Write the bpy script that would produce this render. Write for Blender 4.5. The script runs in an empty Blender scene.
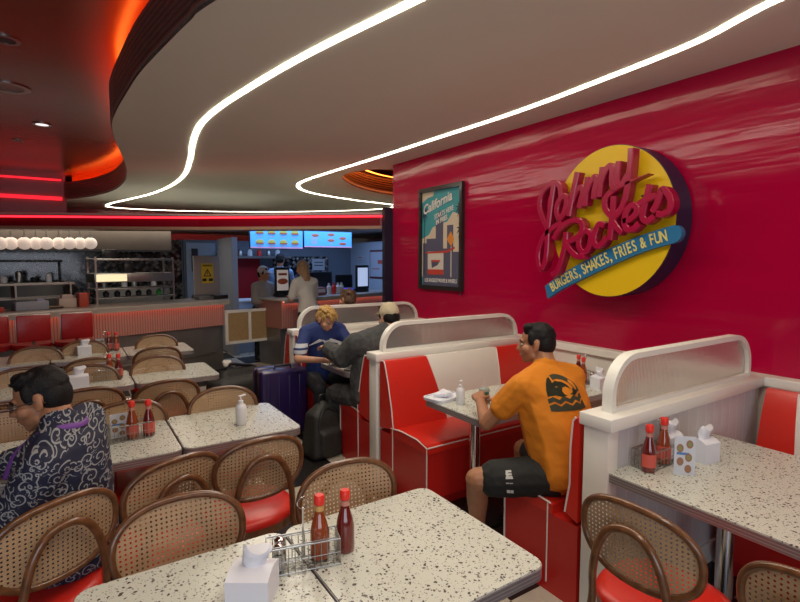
import bpy, bmesh, math, random
from mathutils import Vector, Matrix, geometry
random.seed(7)
S = bpy.context.scene
COL = S.collection
R = math.radians
PI = math.pi
# ------------------------------------------------------------------ camera
CAMZ = 1.7
F = 503.26; PITCH = R(4.544); YAW = R(33.25)
FW = Vector((math.sin(YAW)*math.cos(PITCH), math.cos(YAW)*math.cos(PITCH), -math.sin(PITCH)))
RT = Vector((math.cos(YAW), -math.sin(YAW), 0)); UP = RT.cross(FW)
CP = Vector((0, 0, CAMZ))
cd = bpy.data.cameras.new('camera'); cam = bpy.data.objects.new('camera', cd); COL.objects.link(cam)
cd.sensor_width = 36; cd.lens = F/800*36; cd.clip_start = .05
cam.matrix_world = Matrix.Translation(CP) @ Matrix((RT, UP, -FW)).transposed().to_4x4()
S.camera = cam
def ray(x, y): return FW*F + RT*(x-400) - UP*(y-301)
def atz(x, y, z): r = ray(x, y); return CP + r*((z-CAMZ)/r.z)
def atX(x, y, X): r = ray(x, y); return CP + r*(X/r.x)
def atY(x, y, Y): r = ray(x, y); return CP + r*(Y/r.y)
# ------------------------------------------------------------------ light
S.view_settings.view_transform = 'Standard'; S.view_settings.look = 'None'
S.view_settings.gamma = 1; S.view_settings.exposure = 0.0
w = bpy.data.worlds.new('world'); S.world = w; w.use_nodes = True
w.node_tree.nodes['Background'].inputs[0].default_value = (.9, .85, .8, 1)
w.node_tree.nodes['Background'].inputs[1].default_value = .05
def area(name, loc, sx, sy, power, color, rot=(0, 0, 0), spread=180):
    l = bpy.data.lights.new(name, 'AREA'); l.shape = 'RECTANGLE'; l.size = sx; l.size_y = sy
    l.energy = power; l.color = color; l.spread = R(spread)
    o = bpy.data.objects.new(name, l); COL.objects.link(o); o.location = loc; o.rotation_euler = rot
    return o
WARM = (1, .90, .76)
area('dining_fill_front', (.3, .5, 2.9), 2.2, .4, 26, WARM)  # first of three added fill lights over the dining area, no fixtures
area('dining_fill_middle', (1.7, 2.4, 2.9), .4, 3.0, 32, WARM)
area('dining_fill_rear', (1.7, 5.2, 2.9), .5, 2.5, 24, WARM)
area('cool_fill_behind', (-.6, -2.7, 1.5), 4.5, 2.0, 95, (.80, .86, 1), rot=(R(100), 0, R(-15)))  # added cool fill behind the camera, tilted up to brighten the ceiling
area('left_hall_downlights', (-1.6, 3.5, 3.5), 1.5, 4, 40, (1, .55, .35))
area('cashier_blue_light', (3.9, 9.2, 2.3), 2.4, 1.4, 42, (.35, .55, 1))
area('kitchen_light', (0.0, 9.4, 2.30), 3.8, 1.0, 20, (1, .9, .78))
area('far_ceiling_fill', (1.2, 10.6, 2.40), 5.0, 2.4, 8, WARM, rot=(R(180), 0, 0))  # added upward fill, hidden by the bulkhead, lifts the dark far ceiling
# ------------------------------------------------------------------ materials
MATS = {}
def nt(m): m.use_nodes = True; return m.node_tree, m.node_tree.nodes, m.node_tree.links
def mat(name, col, rough=.5, metal=0, coat=0, emit=None, es=0, trans=0, bump=None, var=0, vscale=8, spec=.5, aniso=0):
    if name in MATS: return MATS[name]
    m = bpy.data.materials.new(name); t, n, l = nt(m); b = n['Principled BSDF']
    c = (*col, 1)
    b.inputs['Base Color'].default_value = c; b.inputs['Roughness'].default_value = rough
    b.inputs['Metallic'].default_value = metal; b.inputs['Coat Weight'].default_value = coat
    b.inputs['Coat Roughness'].default_value = .1
    b.inputs['Specular IOR Level'].default_value = spec
    b.inputs['Transmission Weight'].default_value = trans
    if emit: b.inputs['Emission Color'].default_value = (*emit, 1); b.inputs['Emission Strength'].default_value = es
    tc = n.new('ShaderNodeTexCoord')
    if var:
        no = n.new('ShaderNodeTexNoise'); no.inputs['Scale'].default_value = vscale; no.inputs['Detail'].default_value = 4
        l.new(tc.outputs['Object'], no.inputs['Vector'])
        r = n.new('ShaderNodeValToRGB'); l.new(no.outputs['Fac'], r.inputs[0])
        r.color_ramp.elements[0].position = .3; r.color_ramp.elements[1].position = .7
        r.color_ramp.elements[0].color = (*[max(0, x*(1-var)) for x in col], 1)
        r.color_ramp.elements[1].color = (*[min(1, x*(1+var)) for x in col], 1)
        l.new(r.outputs[0], b.inputs['Base Color'])
    if bump:
        no = n.new('ShaderNodeTexNoise'); no.inputs['Scale'].default_value = bump[0]
        l.new(tc.outputs['Object'], no.inputs['Vector'])
        bp = n.new('ShaderNodeBump'); bp.inputs['Strength'].default_value = bump[1]; bp.inputs['Distance'].default_value = bump[2] if len(bump) > 2 else .01
        l.new(no.outputs['Fac'], bp.inputs['Height']); l.new(bp.outputs[0], b.inputs['Normal'])
    MATS[name] = m
    return m
def mnode(n, op, *ins, l=None):
    q = n.new('ShaderNodeMath'); q.operation = op
    for i, v in enumerate(ins):
        if isinstance(v, (int, float)): q.inputs[i].default_value = v
        else: l.new(v, q.inputs[i])
    return q.outputs[0]
def terrazzo():
    m = bpy.data.materials.new('terrazzo'); t, n, l = nt(m); b = n['Principled BSDF']
    tc = n.new('ShaderNodeTexCoord'); oi = n.new('ShaderNodeObjectInfo')
    ad = n.new('ShaderNodeVectorMath'); ad.operation = 'ADD'; l.new(tc.outputs['Object'], ad.inputs[0])
    mu = n.new('ShaderNodeVectorMath'); mu.operation = 'SCALE'; mu.inputs['Scale'].default_value = 7.3
    cv = n.new('ShaderNodeCombineXYZ'); l.new(oi.outputs['Random'], cv.inputs[0]); l.new(oi.outputs['Random'], cv.inputs[1])
    l.new(cv.outputs[0], mu.inputs[0]); l.new(mu.outputs[0], ad.inputs[1])
    dn = n.new('ShaderNodeTexNoise'); dn.inputs['Scale'].default_value = 60; l.new(ad.outputs[0], dn.inputs['Vector'])
    ds = n.new('ShaderNodeVectorMath'); ds.operation = 'SCALE'; ds.inputs['Scale'].default_value = .016; l.new(dn.outputs['Color'], ds.inputs[0])
    a2 = n.new('ShaderNodeVectorMath'); a2.operation = 'ADD'; l.new(ad.outputs[0], a2.inputs[0]); l.new(ds.outputs[0], a2.inputs[1])
    cur = None
    for sc, th, colr in ((78, .35, (.085, .07, .06)), (130, .31, (.19, .165, .14)), (95, .22, (.33, .30, .24))):
        v = n.new('ShaderNodeTexVoronoi'); v.inputs['Scale'].default_value = sc; l.new(a2.outputs[0], v.inputs['Vector'])
        sp = n.new('ShaderNodeSeparateColor'); l.new(v.outputs['Color'], sp.inputs[0])
        thr = mnode(n, 'MULTIPLY', sp.outputs[0], th*1.25, l=l)
        f = mnode(n, 'LESS_THAN', v.outputs['Distance'], thr, l=l)
        g = mnode(n, 'GREATER_THAN', sp.outputs[1], .25, l=l)
        f = mnode(n, 'MULTIPLY', f, g, l=l)
        mx = n.new('ShaderNodeMix'); mx.data_type = 'RGBA'; l.new(f, mx.inputs[0])
        if cur is None: mx.inputs[6].default_value = (.58, .60, .53, 1)
        else: l.new(cur, mx.inputs[6])
        mx.inputs[7].default_value = (*colr, 1); cur = mx.outputs[2]
    l.new(cur, b.inputs['Base Color']); b.inputs['Roughness'].default_value = .22
    return m
def cane():
    m = bpy.data.materials.new('woven_cane'); t, n, l = nt(m); b = n['Principled BSDF']; out = n['Material Output']
    tc = n.new('ShaderNodeTexCoord'); sx = n.new('ShaderNodeSeparateXYZ'); l.new(tc.outputs['Object'], sx.inputs[0])
    P = .016
    def cell(s):
        a = mnode(n, 'DIVIDE', s, P, l=l); a = mnode(n, 'FRACT', a, l=l) if False else mnode(n, 'PINGPONG', a, .5, l=l)
        return a
    u = cell(sx.outputs[0]); v = cell(sx.outputs[2])
    u2 = mnode(n, 'SUBTRACT', .5, u, l=l); v2 = mnode(n, 'SUBTRACT', .5, v, l=l)
    d = mnode(n, 'SQRT', mnode(n, 'ADD', mnode(n, 'MULTIPLY', u2, u2, l=l), mnode(n, 'MULTIPLY', v2, v2, l=l), l=l), l=l)
    hole = mnode(n, 'LESS_THAN', d, .215, l=l)
    wv = n.new('ShaderNodeTexNoise'); wv.inputs['Scale'].default_value = 9; l.new(tc.outputs['Object'], wv.inputs['Vector'])
    r = n.new('ShaderNodeValToRGB'); l.new(wv.outputs['Fac'], r.inputs[0])
    r.color_ramp.elements[0].color = (.42, .26, .13, 1); r.color_ramp.elements[1].color = (.62, .42, .24, 1)
    dg = mnode(n, 'PINGPONG', mnode(n, 'DIVIDE', mnode(n, 'ADD', sx.outputs[0], sx.outputs[2], l=l), P/2, l=l), .5, l=l)
    mx = n.new('ShaderNodeMix'); mx.data_type = 'RGBA'; mx.blend_type = 'MULTIPLY'; mx.inputs[0].default_value = 1
    l.new(r.outputs[0], mx.inputs[6]); k = mnode(n, 'ADD', mnode(n, 'MULTIPLY', dg, .5, l=l), .7, l=l); l.new(k, mx.inputs[7])
    l.new(mx.outputs[2], b.inputs['Base Color']); b.inputs['Roughness'].default_value = .45
    tr = n.new('ShaderNodeBsdfTransparent'); ms = n.new('ShaderNodeMixShader')
    l.new(hole, ms.inputs[0]); l.new(b.outputs[0], ms.inputs[1]); l.new(tr.outputs[0], ms.inputs[2]); l.new(ms.outputs[0], out.inputs['Surface'])
    return m
def batik():
    m = bpy.data.materials.new('batik_print'); t, n, l = nt(m); b = n['Principled BSDF']
    tc = n.new('ShaderNodeTexCoord'); mp = n.new('ShaderNodeMapping'); l.new(tc.outputs['Object'], mp.inputs[0])
    sx = n.new('ShaderNodeSeparateXYZ'); l.new(mp.outputs[0], sx.inputs[0])
    cb = n.new('ShaderNodeCombineXYZ')
    l.new(mnode(n, 'ADD', mnode(n, 'MULTIPLY', sx.outputs[0], -.5, l=l), mnode(n, 'MULTIPLY', sx.outputs[1], .9, l=l), l=l), cb.inputs[0]); l.new(sx.outputs[2], cb.inputs[1])
    dn = n.new('ShaderNodeTexNoise'); dn.inputs['Scale'].default_value = 14; l.new(cb.outputs[0], dn.inputs['Vector'])
    ds = n.new('ShaderNodeVectorMath'); ds.operation = 'SCALE'; ds.inputs['Scale'].default_value = .022; l.new(dn.outputs['Color'], ds.inputs[0])
    a2 = n.new('ShaderNodeVectorMath'); a2.operation = 'ADD'; l.new(cb.outputs[0], a2.inputs[0]); l.new(ds.outputs[0], a2.inputs[1])
    masks = []
    for SC, spin, hi in ((21, 5.0, .74), (36, 4.0, .62)):
        v = n.new('ShaderNodeTexVoronoi'); v.voronoi_dimensions = '2D'; v.inputs['Scale'].default_value = SC; l.new(a2.outputs[0], v.inputs['Vector'])
        df = n.new('ShaderNodeVectorMath'); df.operation = 'SUBTRACT'; l.new(a2.outputs[0], df.inputs[0]); l.new(v.outputs['Position'], df.inputs[1])
        s2 = n.new('ShaderNodeSeparateXYZ'); l.new(df.outputs[0], s2.inputs[0])
        an = mnode(n, 'ARCTAN2', s2.outputs[1], s2.outputs[0], l=l)
        sc = n.new('ShaderNodeSeparateColor'); l.new(v.outputs['Color'], sc.inputs[0])
        sg = mnode(n, 'SUBTRACT', mnode(n, 'MULTIPLY', mnode(n, 'GREATER_THAN', sc.outputs[0], .5, l=l), 2, l=l), 1, l=l)
        ph = mnode(n, 'ADD', mnode(n, 'MULTIPLY', an, sg, l=l), mnode(n, 'MULTIPLY', v.outputs['Distance'], spin*PI, l=l), l=l)
        ph = mnode(n, 'ADD', ph, mnode(n, 'MULTIPLY', sc.outputs[1], 6.28, l=l), l=l)
        s = mnode(n, 'SINE', ph, l=l)
        f = mnode(n, 'GREATER_THAN', s, hi, l=l)
        f = mnode(n, 'MULTIPLY', f, mnode(n, 'LESS_THAN', v.outputs['Distance'], .62, l=l), l=l)
        masks.append(f)
    lim = n.new('ShaderNodeTexNoise'); lim.inputs['Scale'].default_value = 20; l.new(cb.outputs[0], lim.inputs['Vector'])
    g = mnode(n, 'GREATER_THAN', lim.outputs['Fac'], .52, l=l)
    f = mnode(n, 'MAXIMUM', masks[0], mnode(n, 'MULTIPLY', masks[1], g, l=l), l=l)
    mx = n.new('ShaderNodeMix'); mx.data_type = 'RGBA'; l.new(f, mx.inputs[0])
    mx.inputs[6].default_value = (.008, .011, .035, 1); mx.inputs[7].default_value = (.26, .27, .28, 1)
    l.new(mx.outputs[2], b.inputs['Base Color']); b.inputs['Roughness'].default_value = .8
    return m
def stripes(name, c1, c2, period, axis=0, duty=.5, rough=.5, bumpd=0, metal=0, coord='Object'):
    m = bpy.data.materials.new(name); t, n, l = nt(m); b = n['Principled BSDF']
    tc = n.new('ShaderNodeTexCoord'); sx = n.new('ShaderNodeSeparateXYZ'); l.new(tc.outputs[coord], sx.inputs[0])
    a = mnode(n, 'PINGPONG', mnode(n, 'DIVIDE', sx.outputs[axis], period, l=l), .5, l=l)
    f = mnode(n, 'GREATER_THAN', a, duty/2, l=l)
    mx = n.new('ShaderNodeMix'); mx.data_type = 'RGBA'; l.new(f, mx.inputs[0]); mx.inputs[6].default_value = (*c1, 1); mx.inputs[7].default_value = (*c2, 1)
    l.new(mx.outputs[2], b.inputs['Base Color']); b.inputs['Roughness'].default_value = rough; b.inputs['Metallic'].default_value = metal
    if bumpd:
        bp = n.new('ShaderNodeBump'); bp.inputs['Distance'].default_value = bumpd; bp.inputs['Strength'].default_value = .6
        l.new(a, bp.inputs['Height']); l.new(bp.outputs[0], b.inputs['Normal'])
    return m
def tiles(name, c1, c2, grout, sx_, sz_, rough=.2, rand=True, metal=0, rotate=0):
    m = bpy.data.materials.new(name); t, n, l = nt(m); b = n['Principled BSDF']
    tc = n.new('ShaderNodeTexCoord'); mp = n.new('ShaderNodeMapping'); mp.inputs['Rotation'].default_value = (0, rotate, 0); l.new(tc.outputs['Object'], mp.inputs[0])
    s = n.new('ShaderNodeSeparateXYZ'); l.new(mp.outputs[0], s.inputs[0])
    u = mnode(n, 'DIVIDE', s.outputs[0], sx_, l=l); v = mnode(n, 'DIVIDE', s.outputs[2], sz_, l=l)
    cb = n.new('ShaderNodeCombineXYZ'); l.new(mnode(n, 'FLOOR', u, l=l), cb.inputs[0]); l.new(mnode(n, 'FLOOR', v, l=l), cb.inputs[1])
    wn = n.new('ShaderNodeTexWhiteNoise'); l.new(cb.outputs[0], wn.inputs['Vector'])
    r = n.new('ShaderNodeValToRGB'); l.new(wn.outputs['Value'], r.inputs[0]); r.color_ramp.elements[0].color = (*c1, 1); r.color_ramp.elements[1].color = (*c2, 1)
    r.color_ramp.elements[0].position = .35; r.color_ramp.elements[1].position = .95
    a = mnode(n, 'GREATER_THAN', mnode(n, 'PINGPONG', u, .5, l=l), .05, l=l); c = mnode(n, 'GREATER_THAN', mnode(n, 'PINGPONG', v, .5, l=l), .05, l=l)
    f = mnode(n, 'MULTIPLY', a, c, l=l)
    mx = n.new('ShaderNodeMix'); mx.data_type = 'RGBA'; l.new(f, mx.inputs[0]); mx.inputs[6].default_value = (*grout, 1); l.new(r.outputs[0], mx.inputs[7])
    l.new(mx.outputs[2], b.inputs['Base Color']); b.inputs['Roughness'].default_value = rough; b.inputs['Metallic'].default_value = metal
    return m
def checker(name, c1, c2, size, rough=.3):
    m = bpy.data.materials.new(name); t, n, l = nt(m); b = n['Principled BSDF']
    tc = n.new('ShaderNodeTexCoord'); ck = n.new('ShaderNodeTexChecker'); ck.inputs['Scale'].default_value = 1/size
    ck.inputs['Color1'].default_value = (*c1, 1); ck.inputs['Color2'].default_value = (*c2, 1)
    mp = n.new('ShaderNodeMapping'); mp.inputs['Location'].default_value = (.02, .1, .003)
    l.new(tc.outputs['Object'], mp.inputs[0]); l.new(mp.outputs[0], ck.inputs['Vector'])
    no = n.new('ShaderNodeTexNoise'); no.inputs['Scale'].default_value = 3; l.new(tc.outputs['Object'], no.inputs['Vector'])
    l.new(ck.outputs['Color'], b.inputs['Base Color'])
    l.new(mnode(n, 'ADD', mnode(n, 'MULTIPLY', no.outputs['Fac'], .2, l=l), rough-.1, l=l), b.inputs['Roughness'])
    return m
def gloss_wall(name, col, rough, bscale, bstr):
    m = bpy.data.materials.new(name); t, n, l = nt(m); b = n['Principled BSDF']
    b.inputs['Base Color'].default_value = (*col, 1); b.inputs['Roughness'].default_value = rough; b.inputs['Specular IOR Level'].default_value = .34
    tc = n.new('ShaderNodeTexCoord'); mp = n.new('ShaderNodeMapping'); mp.inputs['Scale'].default_value = bscale; l.new(tc.outputs['Object'], mp.inputs[0])
    no = n.new('ShaderNodeTexNoise'); no.inputs['Scale'].default_value = 1; no.inputs['Detail'].default_value = 3; l.new(mp.outputs[0], no.inputs['Vector'])
    bp = n.new('ShaderNodeBump'); bp.inputs['Distance'].default_value = bstr; bp.inputs['Strength'].default_value = 1
    l.new(no.outputs['Fac'], bp.inputs['Height']); l.new(bp.outputs[0], b.inputs['Normal'])
    return m
TERR = terrazzo(); CANE = cane(); BATIK = batik()
WOOD = mat('bent_walnut', (.14, .056, .020), .3, coat=.4, var=.35, vscale=30)
WOODT = mat('honey_bentwood', (.30, .13, .035), .3, coat=.4, var=.3, vscale=30)
REDV = mat('red_vinyl', (.62, .022, .012), .33, bump=(9, .25, .01))
REDB = mat('deep_red_vinyl', (.50, .016, .012), .35, bump=(9, .25, .01))
WHV = mat('white_vinyl', (.74, .71, .64), .38, bump=(9, .2, .01))
PIPE = mat('white_piping', (.75, .68, .62), .4)
WPAINT = mat('white_painted_wood', (.78, .77, .70), .35)
BEAD = stripes('beadboard', (.72, .71, .70), (.60, .59, .59), .09, 0, .06, .4, .004)
CHROME = mat('chrome', (.7, .7, .7), .15, 1)
STEEL = mat('brushed_steel', (.42, .42, .40), .35, 1)
STEELD = mat('dull_stainless', (.30, .29, .27), .45, .85, var=.2, vscale=2)
EDGE = stripes('ribbed_metal_edge', (.46, .44, .44), (.30, .28, .29), .012, 2, .4, .35, .002, .6)
BLACK = mat('black_plastic', (.012, .012, .014), .4)
WHITE = mat('white_plastic', (.75, .76, .78), .4)
PAPER = mat('white_paper', (.72, .74, .80), .8)
KETCH = mat('ketchup_red', (.13, .006, .004), .12, coat=1)
KETCH2 = mat('chilli_sauce', (.26, .045, .008), .12, coat=1)
REDCAP = mat('red_cap', (.75, .03, .015), .4)
LABEL = mat('red_label', (.62, .10, .07), .5)
SKIN = mat('skin', (.36, .165, .085), .5, spec=.4, var=.08, vscale=20)
SKINL = mat('fair_skin', (.50, .255, .155), .5, spec=.4, var=.08, vscale=20)
HAIRB = mat('black_hair', (.007, .006, .006), .6, bump=(160, .35, .01), spec=.25)
HAIRY = mat('blond_hair', (.46, .27, .075), .55, var=.5, vscale=60, bump=(60, 1, .01))
HAIRBR = mat('brown_hair', (.09, .045, .022), .6, var=.5, vscale=60, bump=(60, 1, .01))
HAIRLB = mat('light_brown_hair', (.30, .17, .08), .6, var=.4, vscale=60, bump=(60, 1, .01))
CRIM = gloss_wall('crimson_gloss_paint', (.385, .001, .038), .16, (.25, .5, 5), .012)
UPC = gloss_wall('dark_red_lacquer', (.30, .055, .025), .24, (.9, .9, .9), .01)
CEIL = mat('matte_white_ceiling', (.72, .75, .65), .75, var=.02, vscale=1)
LED = mat('warm_white_led', (1, .93, .8), .5, emit=(1, .86, .66), es=11)
LEDR = mat('red_led', (1, .05, .05), .5, emit=(1, .02, .04), es=2.6)
LEDO = mat('orange_led', (1, .25, .05), .5, emit=(1, .17, .02), es=11)
LEDP = mat('salmon_led', (1, .3, .2), .5, emit=(1, .36, .25), es=3.6)
# ------------------------------------------------------------------ mesh helpers
def frame(z):
    z = z.normalized(); a = Vector((0, 0, 1)) if abs(z.z) < .95 else Vector((1, 0, 0))
    x = a.cross(z).normalized(); return x, z.cross(x)
class MB:
    def __init__(s): s.b = bmesh.new()
    def box(s, c, d, bev=0, rot=None, seg=2):
        t = bmesh.new(); bmesh.ops.create_cube(t, size=1, matrix=Matrix.Diagonal((*d, 1)))
        if bev: bmesh.ops.bevel(t, geom=t.edges[:], offset=bev, segments=seg, affect='EDGES', profile=.5)
        M = Matrix.Translation(c) @ (rot.to_4x4() if rot else Matrix()); t.transform(M); s.add(t); return s
    def add(s, t):
        me = bpy.data.meshes.new('t'); t.to_mesh(me); t.free(); s.b.from_mesh(me); bpy.data.meshes.remove(me)
    def cyl(s, a, b_, r0, r1=None, n=20):
        return s.tube([Vector(a), Vector(b_)], [r0, r0 if r1 is None else r1], n=n)
    def tube(s, pts, r, closed=False, n=8, flat=None):
        pts = [Vector(p) for p in pts]; N = len(pts); rs = r if isinstance(r, (list, tuple)) else [r]*N
        rings = []; px = None
        for i, p in enumerate(pts):
            if closed: d = pts[(i+1) % N]-pts[i-1]
            else: d = pts[min(i+1, N-1)]-pts[max(i-1, 0)]
            if d.length < 1e-9: d = Vector((0, 0, 1))
            d.normalize()
            if px is None: x, y = frame(d)
            else:
                x = (px-d*px.dot(d)); x = x.normalized() if x.length > 1e-6 else frame(d)[0]; y = d.cross(x)
            px = x
            fx, fy = flat if flat else (1, 1)
            rings.append([s.b.verts.new(p+(x*math.cos(a)*fx+y*math.sin(a)*fy)*rs[i]) for a in [2*PI*k/n for k in range(n)]])
        for i in range(N if closed else N-1):
            A, B = rings[i], rings[(i+1) % N]
            off = 0
            if closed and i == N-1:
                off = min(range(n), key=lambda o: sum((A[k].co-B[(k+o) % n].co).length for k in range(n)))
            for k in range(n): s.b.faces.new((A[k], A[(k+1) % n], B[(k+1+off) % n], B[(k+off) % n]))
        if not closed: s.b.faces.new(rings[0][::-1]); s.b.faces.new(rings[-1])
        return s
    def lathe(s, prof, c=(0, 0, 0), n=24):
        c = Vector(c); rings = []
        for r, z in prof: rings.append([s.b.verts.new(c+Vector((max(r, 1e-4)*math.cos(2*PI*k/n), max(r, 1e-4)*math.sin(2*PI*k/n), z))) for k in range(n)])
        for A, B in zip(rings, rings[1:]):
            for k in range(n): s.b.faces.new((A[k], A[(k+1) % n], B[(k+1) % n], B[k]))
        s.b.faces.new(rings[0][::-1]); s.b.faces.new(rings[-1]); return s
    def prism(s, poly, h0, h1, M=None, holes=()):
        M = M or Matrix(); loops = [list(poly)]+[list(h) for h in holes]
        flatp = [Vector((p[0], p[1], 0)) for lp in loops for p in lp]
        tris = geometry.tessellate_polygon([[Vector((p[0], p[1], 0)) for p in lp] for lp in loops])
        lo = [s.b.verts.new(M @ Vector((p.x, p.y, h0))) for p in flatp]; hi = [s.b.verts.new(M @ Vector((p.x, p.y, h1))) for p in flatp]
        for t in tris:
            for vs in ([lo[i] for i in t], [hi[i] for i in reversed(t)]):
                try: s.b.faces.new(vs)
                except ValueError: pass
        o = 0
        for lp in loops:
            L = len(lp)
            for i in range(L):
                a, b_ = o+i, o+(i+1) % L
                try: s.b.faces.new((lo[a], lo[b_], hi[b_], hi[a]))
                except ValueError: pass
            o += L
        return s
    def ell(s, c, r, rot=None, sub=3):
        t = bmesh.new(); bmesh.ops.create_icosphere(t, subdivisions=sub, radius=1, matrix=Matrix.Translation(c) @ (rot.to_4x4() if rot else Matrix()) @ Matrix.Diagonal((*r, 1))); s.add(t); return s
    def hull(s, parts, sub=2):
        t = bmesh.new()
        for c, r, rot in parts:
            rr = (r, r, r) if isinstance(r, (int, float)) else r
            bmesh.ops.create_icosphere(t, subdivisions=sub, radius=1, matrix=Matrix.Translation(c) @ (rot.to_4x4() if rot else Matrix()) @ Matrix.Diagonal((*rr, 1)))
        res = bmesh.ops.convex_hull(t, input=t.verts[:])
        junk = [g for g in res['geom_interior'] if isinstance(g, bmesh.types.BMVert)]
        bmesh.ops.delete(t, geom=junk, context='VERTS'); s.add(t); return s
    def cap(s, a, b_, ra, rb=None): return s.hull([(Vector(a), ra, None), (Vector(b_), ra if rb is None else rb, None)])
    def mesh(s, name, smooth=35):
        bmesh.ops.recalc_face_normals(s.b, faces=s.b.faces[:])
        me = bpy.data.meshes.new(name); s.b.to_mesh(me); s.b.free()
        if smooth and len(me.polygons): me.shade_smooth(); me.set_sharp_from_angle(angle=R(smooth))
        return me
def link(name, me, m, parent=None, label=None):
    o = bpy.data.objects.new(name, me); COL.objects.link(o)
    if m is not None and not me.materials: me.materials.append(m)
    if parent: o.parent = parent
    if label: o['label'] = label
    return o
def part(name, mb, m, parent=None, smooth=35, label=None): return link(name, mb.mesh(name, smooth), m, parent, label)
def thing(name, label, cat, loc=(0, 0, 0), rotz=0, group=None):
    o = bpy.data.objects.new(name, None); COL.objects.link(o); o.location = loc; o.rotation_euler = (0, 0, rotz)
    o.empty_display_size = .1; o['label'] = label; o['category'] = cat
    if group: o['group'] = group
    return o
def tag(o, label, cat, group=None, kind=None):
    o['label'] = label; o['category'] = cat
    if group: o['group'] = group
    if kind: o['kind'] = kind
    return o
def struct(name, mb, m, smooth=0):
    o = part(name, mb, m, None, smooth); o['kind'] = 'structure'; return o
def dup(root, loc, rotz, label, group=None):
    r = root.copy(); COL.objects.link(r); r.location = loc; r.rotation_euler = (0, 0, rotz); r['label'] = label
    if group: r['group'] = group
    for ch in list(root.children):
        c = ch.copy(); COL.objects.link(c); c.parent = r
        for g in ch.children: d = g.copy(); COL.objects.link(d); d.parent = c
    return r
def catmull(P, k=8, closed=False):
    P = [Vector(p) for p in P]; N = len(P); out = []
    for i in range(N if closed else N-1):
        if closed: a, b_, c, d = P[i-1], P[i], P[(i+1) % N], P[(i+2) % N]
        else: a, b_, c, d = P[max(i-1, 0)], P[i], P[i+1], P[min(i+2, N-1)]
        for j in range(k):
            t = j/k
            out.append(.5*((2*b_)+(c-a)*t+(2*a-5*b_+4*c-d)*t*t+(3*b_-a-3*c+d)*t**3))
    if not closed: out.append(P[-1])
    return out
def rrect(w_, h, r, k=6, cx=0, cy=0):
    out = []
    for sx, sy, a0 in ((1, 1, 0), (-1, 1, 90), (-1, -1, 180), (1, -1, 270)):
        for j in range(k+1):
            a = R(a0+90*j/k); out.append((cx+sx*(w_/2-r)+r*math.cos(a), cy+sy*(h/2-r)+r*math.sin(a)))
    return out
def text_mesh(txt, size, M, depth=.002, align='CENTER', cond=1, bold=0, name='lettering'):
    c = bpy.data.curves.new('t', 'FONT'); c.body = txt; c.size = size; c.align_x = align; c.align_y = 'CENTER'; c.extrude = depth; c.offset = bold
    o = bpy.data.objects.new('t', c); COL.objects.link(o)
    bpy.context.view_layer.update(); dg = bpy.context.evaluated_depsgraph_get()
    me = bpy.data.meshes.new_from_object(o.evaluated_get(dg)); me.name = name
    bpy.data.objects.remove(o); bpy.data.curves.remove(c)
    me.transform(M @ Matrix.Diagonal((cond, 1, 1, 1))); me.materials.clear(); return me
def basis(o, x, y): # matrix whose X,Y axes are x,y
    x = Vector(x).normalized(); y = Vector(y); y = (y-x*y.dot(x)).normalized(); z = x.cross(y)
    m = Matrix((x, y, z)).transposed().to_4x4(); m.translation = Vector(o); return m
# =================================================================== STRUCTURE
CZ = 2.95; UZ = 3.46; WX = 3.6; WEND = 5.66
mb = MB(); mb.box((1, 5.5, -.05), (13, 19, .1)); struct('floor', mb, checker('checker_floor', (.50, .45, .36), (.018, .016, .015), .6, .25))
# white lower ceiling with the curved edge
edge_px = [(215, 0), (190, 20), (165, 45), (140, 72), (125, 95), (115, 113), (112, 126), (116, 142), (124, 160), (127, 172), (124, 182), (114, 190), (98, 195), (80, 198), (63, 199.5)]
edge = [atz(x, y, CZ) for x, y in edge_px]
pre = [Vector((2.6, -3, CZ)), Vector((2.0, -1.0, CZ)), Vector((1.45, .3, CZ)), Vector((1.05, 1.3, CZ))]
edge = catmull([Vector((p.x, p.y, 0)) for p in pre+edge], 6)
BY = 14.2
outline = [(p.x, p.y) for p in edge]+[(edge[-1].x, BY), (8, BY), (8, WEND+.0), (WX, WEND), (WX, -3)]
hole_c = [(3.75, 5.95), (3.42, 6.3), (3.42, 6.75), (3.7, 7.2), (4.2, 7.7), (4.9, 8.1), (5.8, 8.2), (6.4, 7.6), (6.2, 6.6), (5.0, 5.95)]
hole = [(p.x, p.y) for p in catmull([Vector((*p, 0)) for p in hole_c], 4, True)]
# tidy: left end follows back wall
mb = MB(); mb.prism(outline, CZ, CZ+.05, holes=[hole]); struct('ceiling', mb, CEIL)
mb = MB(); mb.box((1, 5.5, UZ+.05), (13, 19, .1)); struct('ceiling_upper', mb, UPC)
def ribbon(path, offs, zs):  # vertical profile swept along a path: offs = outward offset per z
    b = MB(); pts = [Vector((p[0], p[1], 0)) for p in path]; rows = []
    for i, p in enumerate(pts):
        d = (pts[min(i+1, len(pts)-1)]-pts[max(i-1, 0)]).normalized(); nrm = Vector((-d.y, d.x, 0))
        rows.append([b.b.verts.new(Vector((p.x, p.y, z))+nrm*o) for o, z in zip(offs, zs)])
    for A, B in zip(rows, rows[1:]):
        for k in range(len(zs)-1): b.b.faces.new((A[k], B[k], B[k+1], A[k+1]))
    return b
offs, zs = [.0], [CZ-.004]
for k in range(8):
    z0 = CZ+.02+k*.04
    offs += [.0, .012, .012, .0]; zs += [z0, z0+.006, z0+.028, z0+.034]
offs += [0, -.03]; zs += [CZ+.345, CZ+.345]
FASC = stripes('dark_slatted_fascia', (.02, .01, .01), (.17, .095, .08), .04, 2, .35, .35)
ep = [(p.x, p.y) for p in edge]
struct('trim_1', ribbon(ep, offs, zs), FASC)
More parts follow.
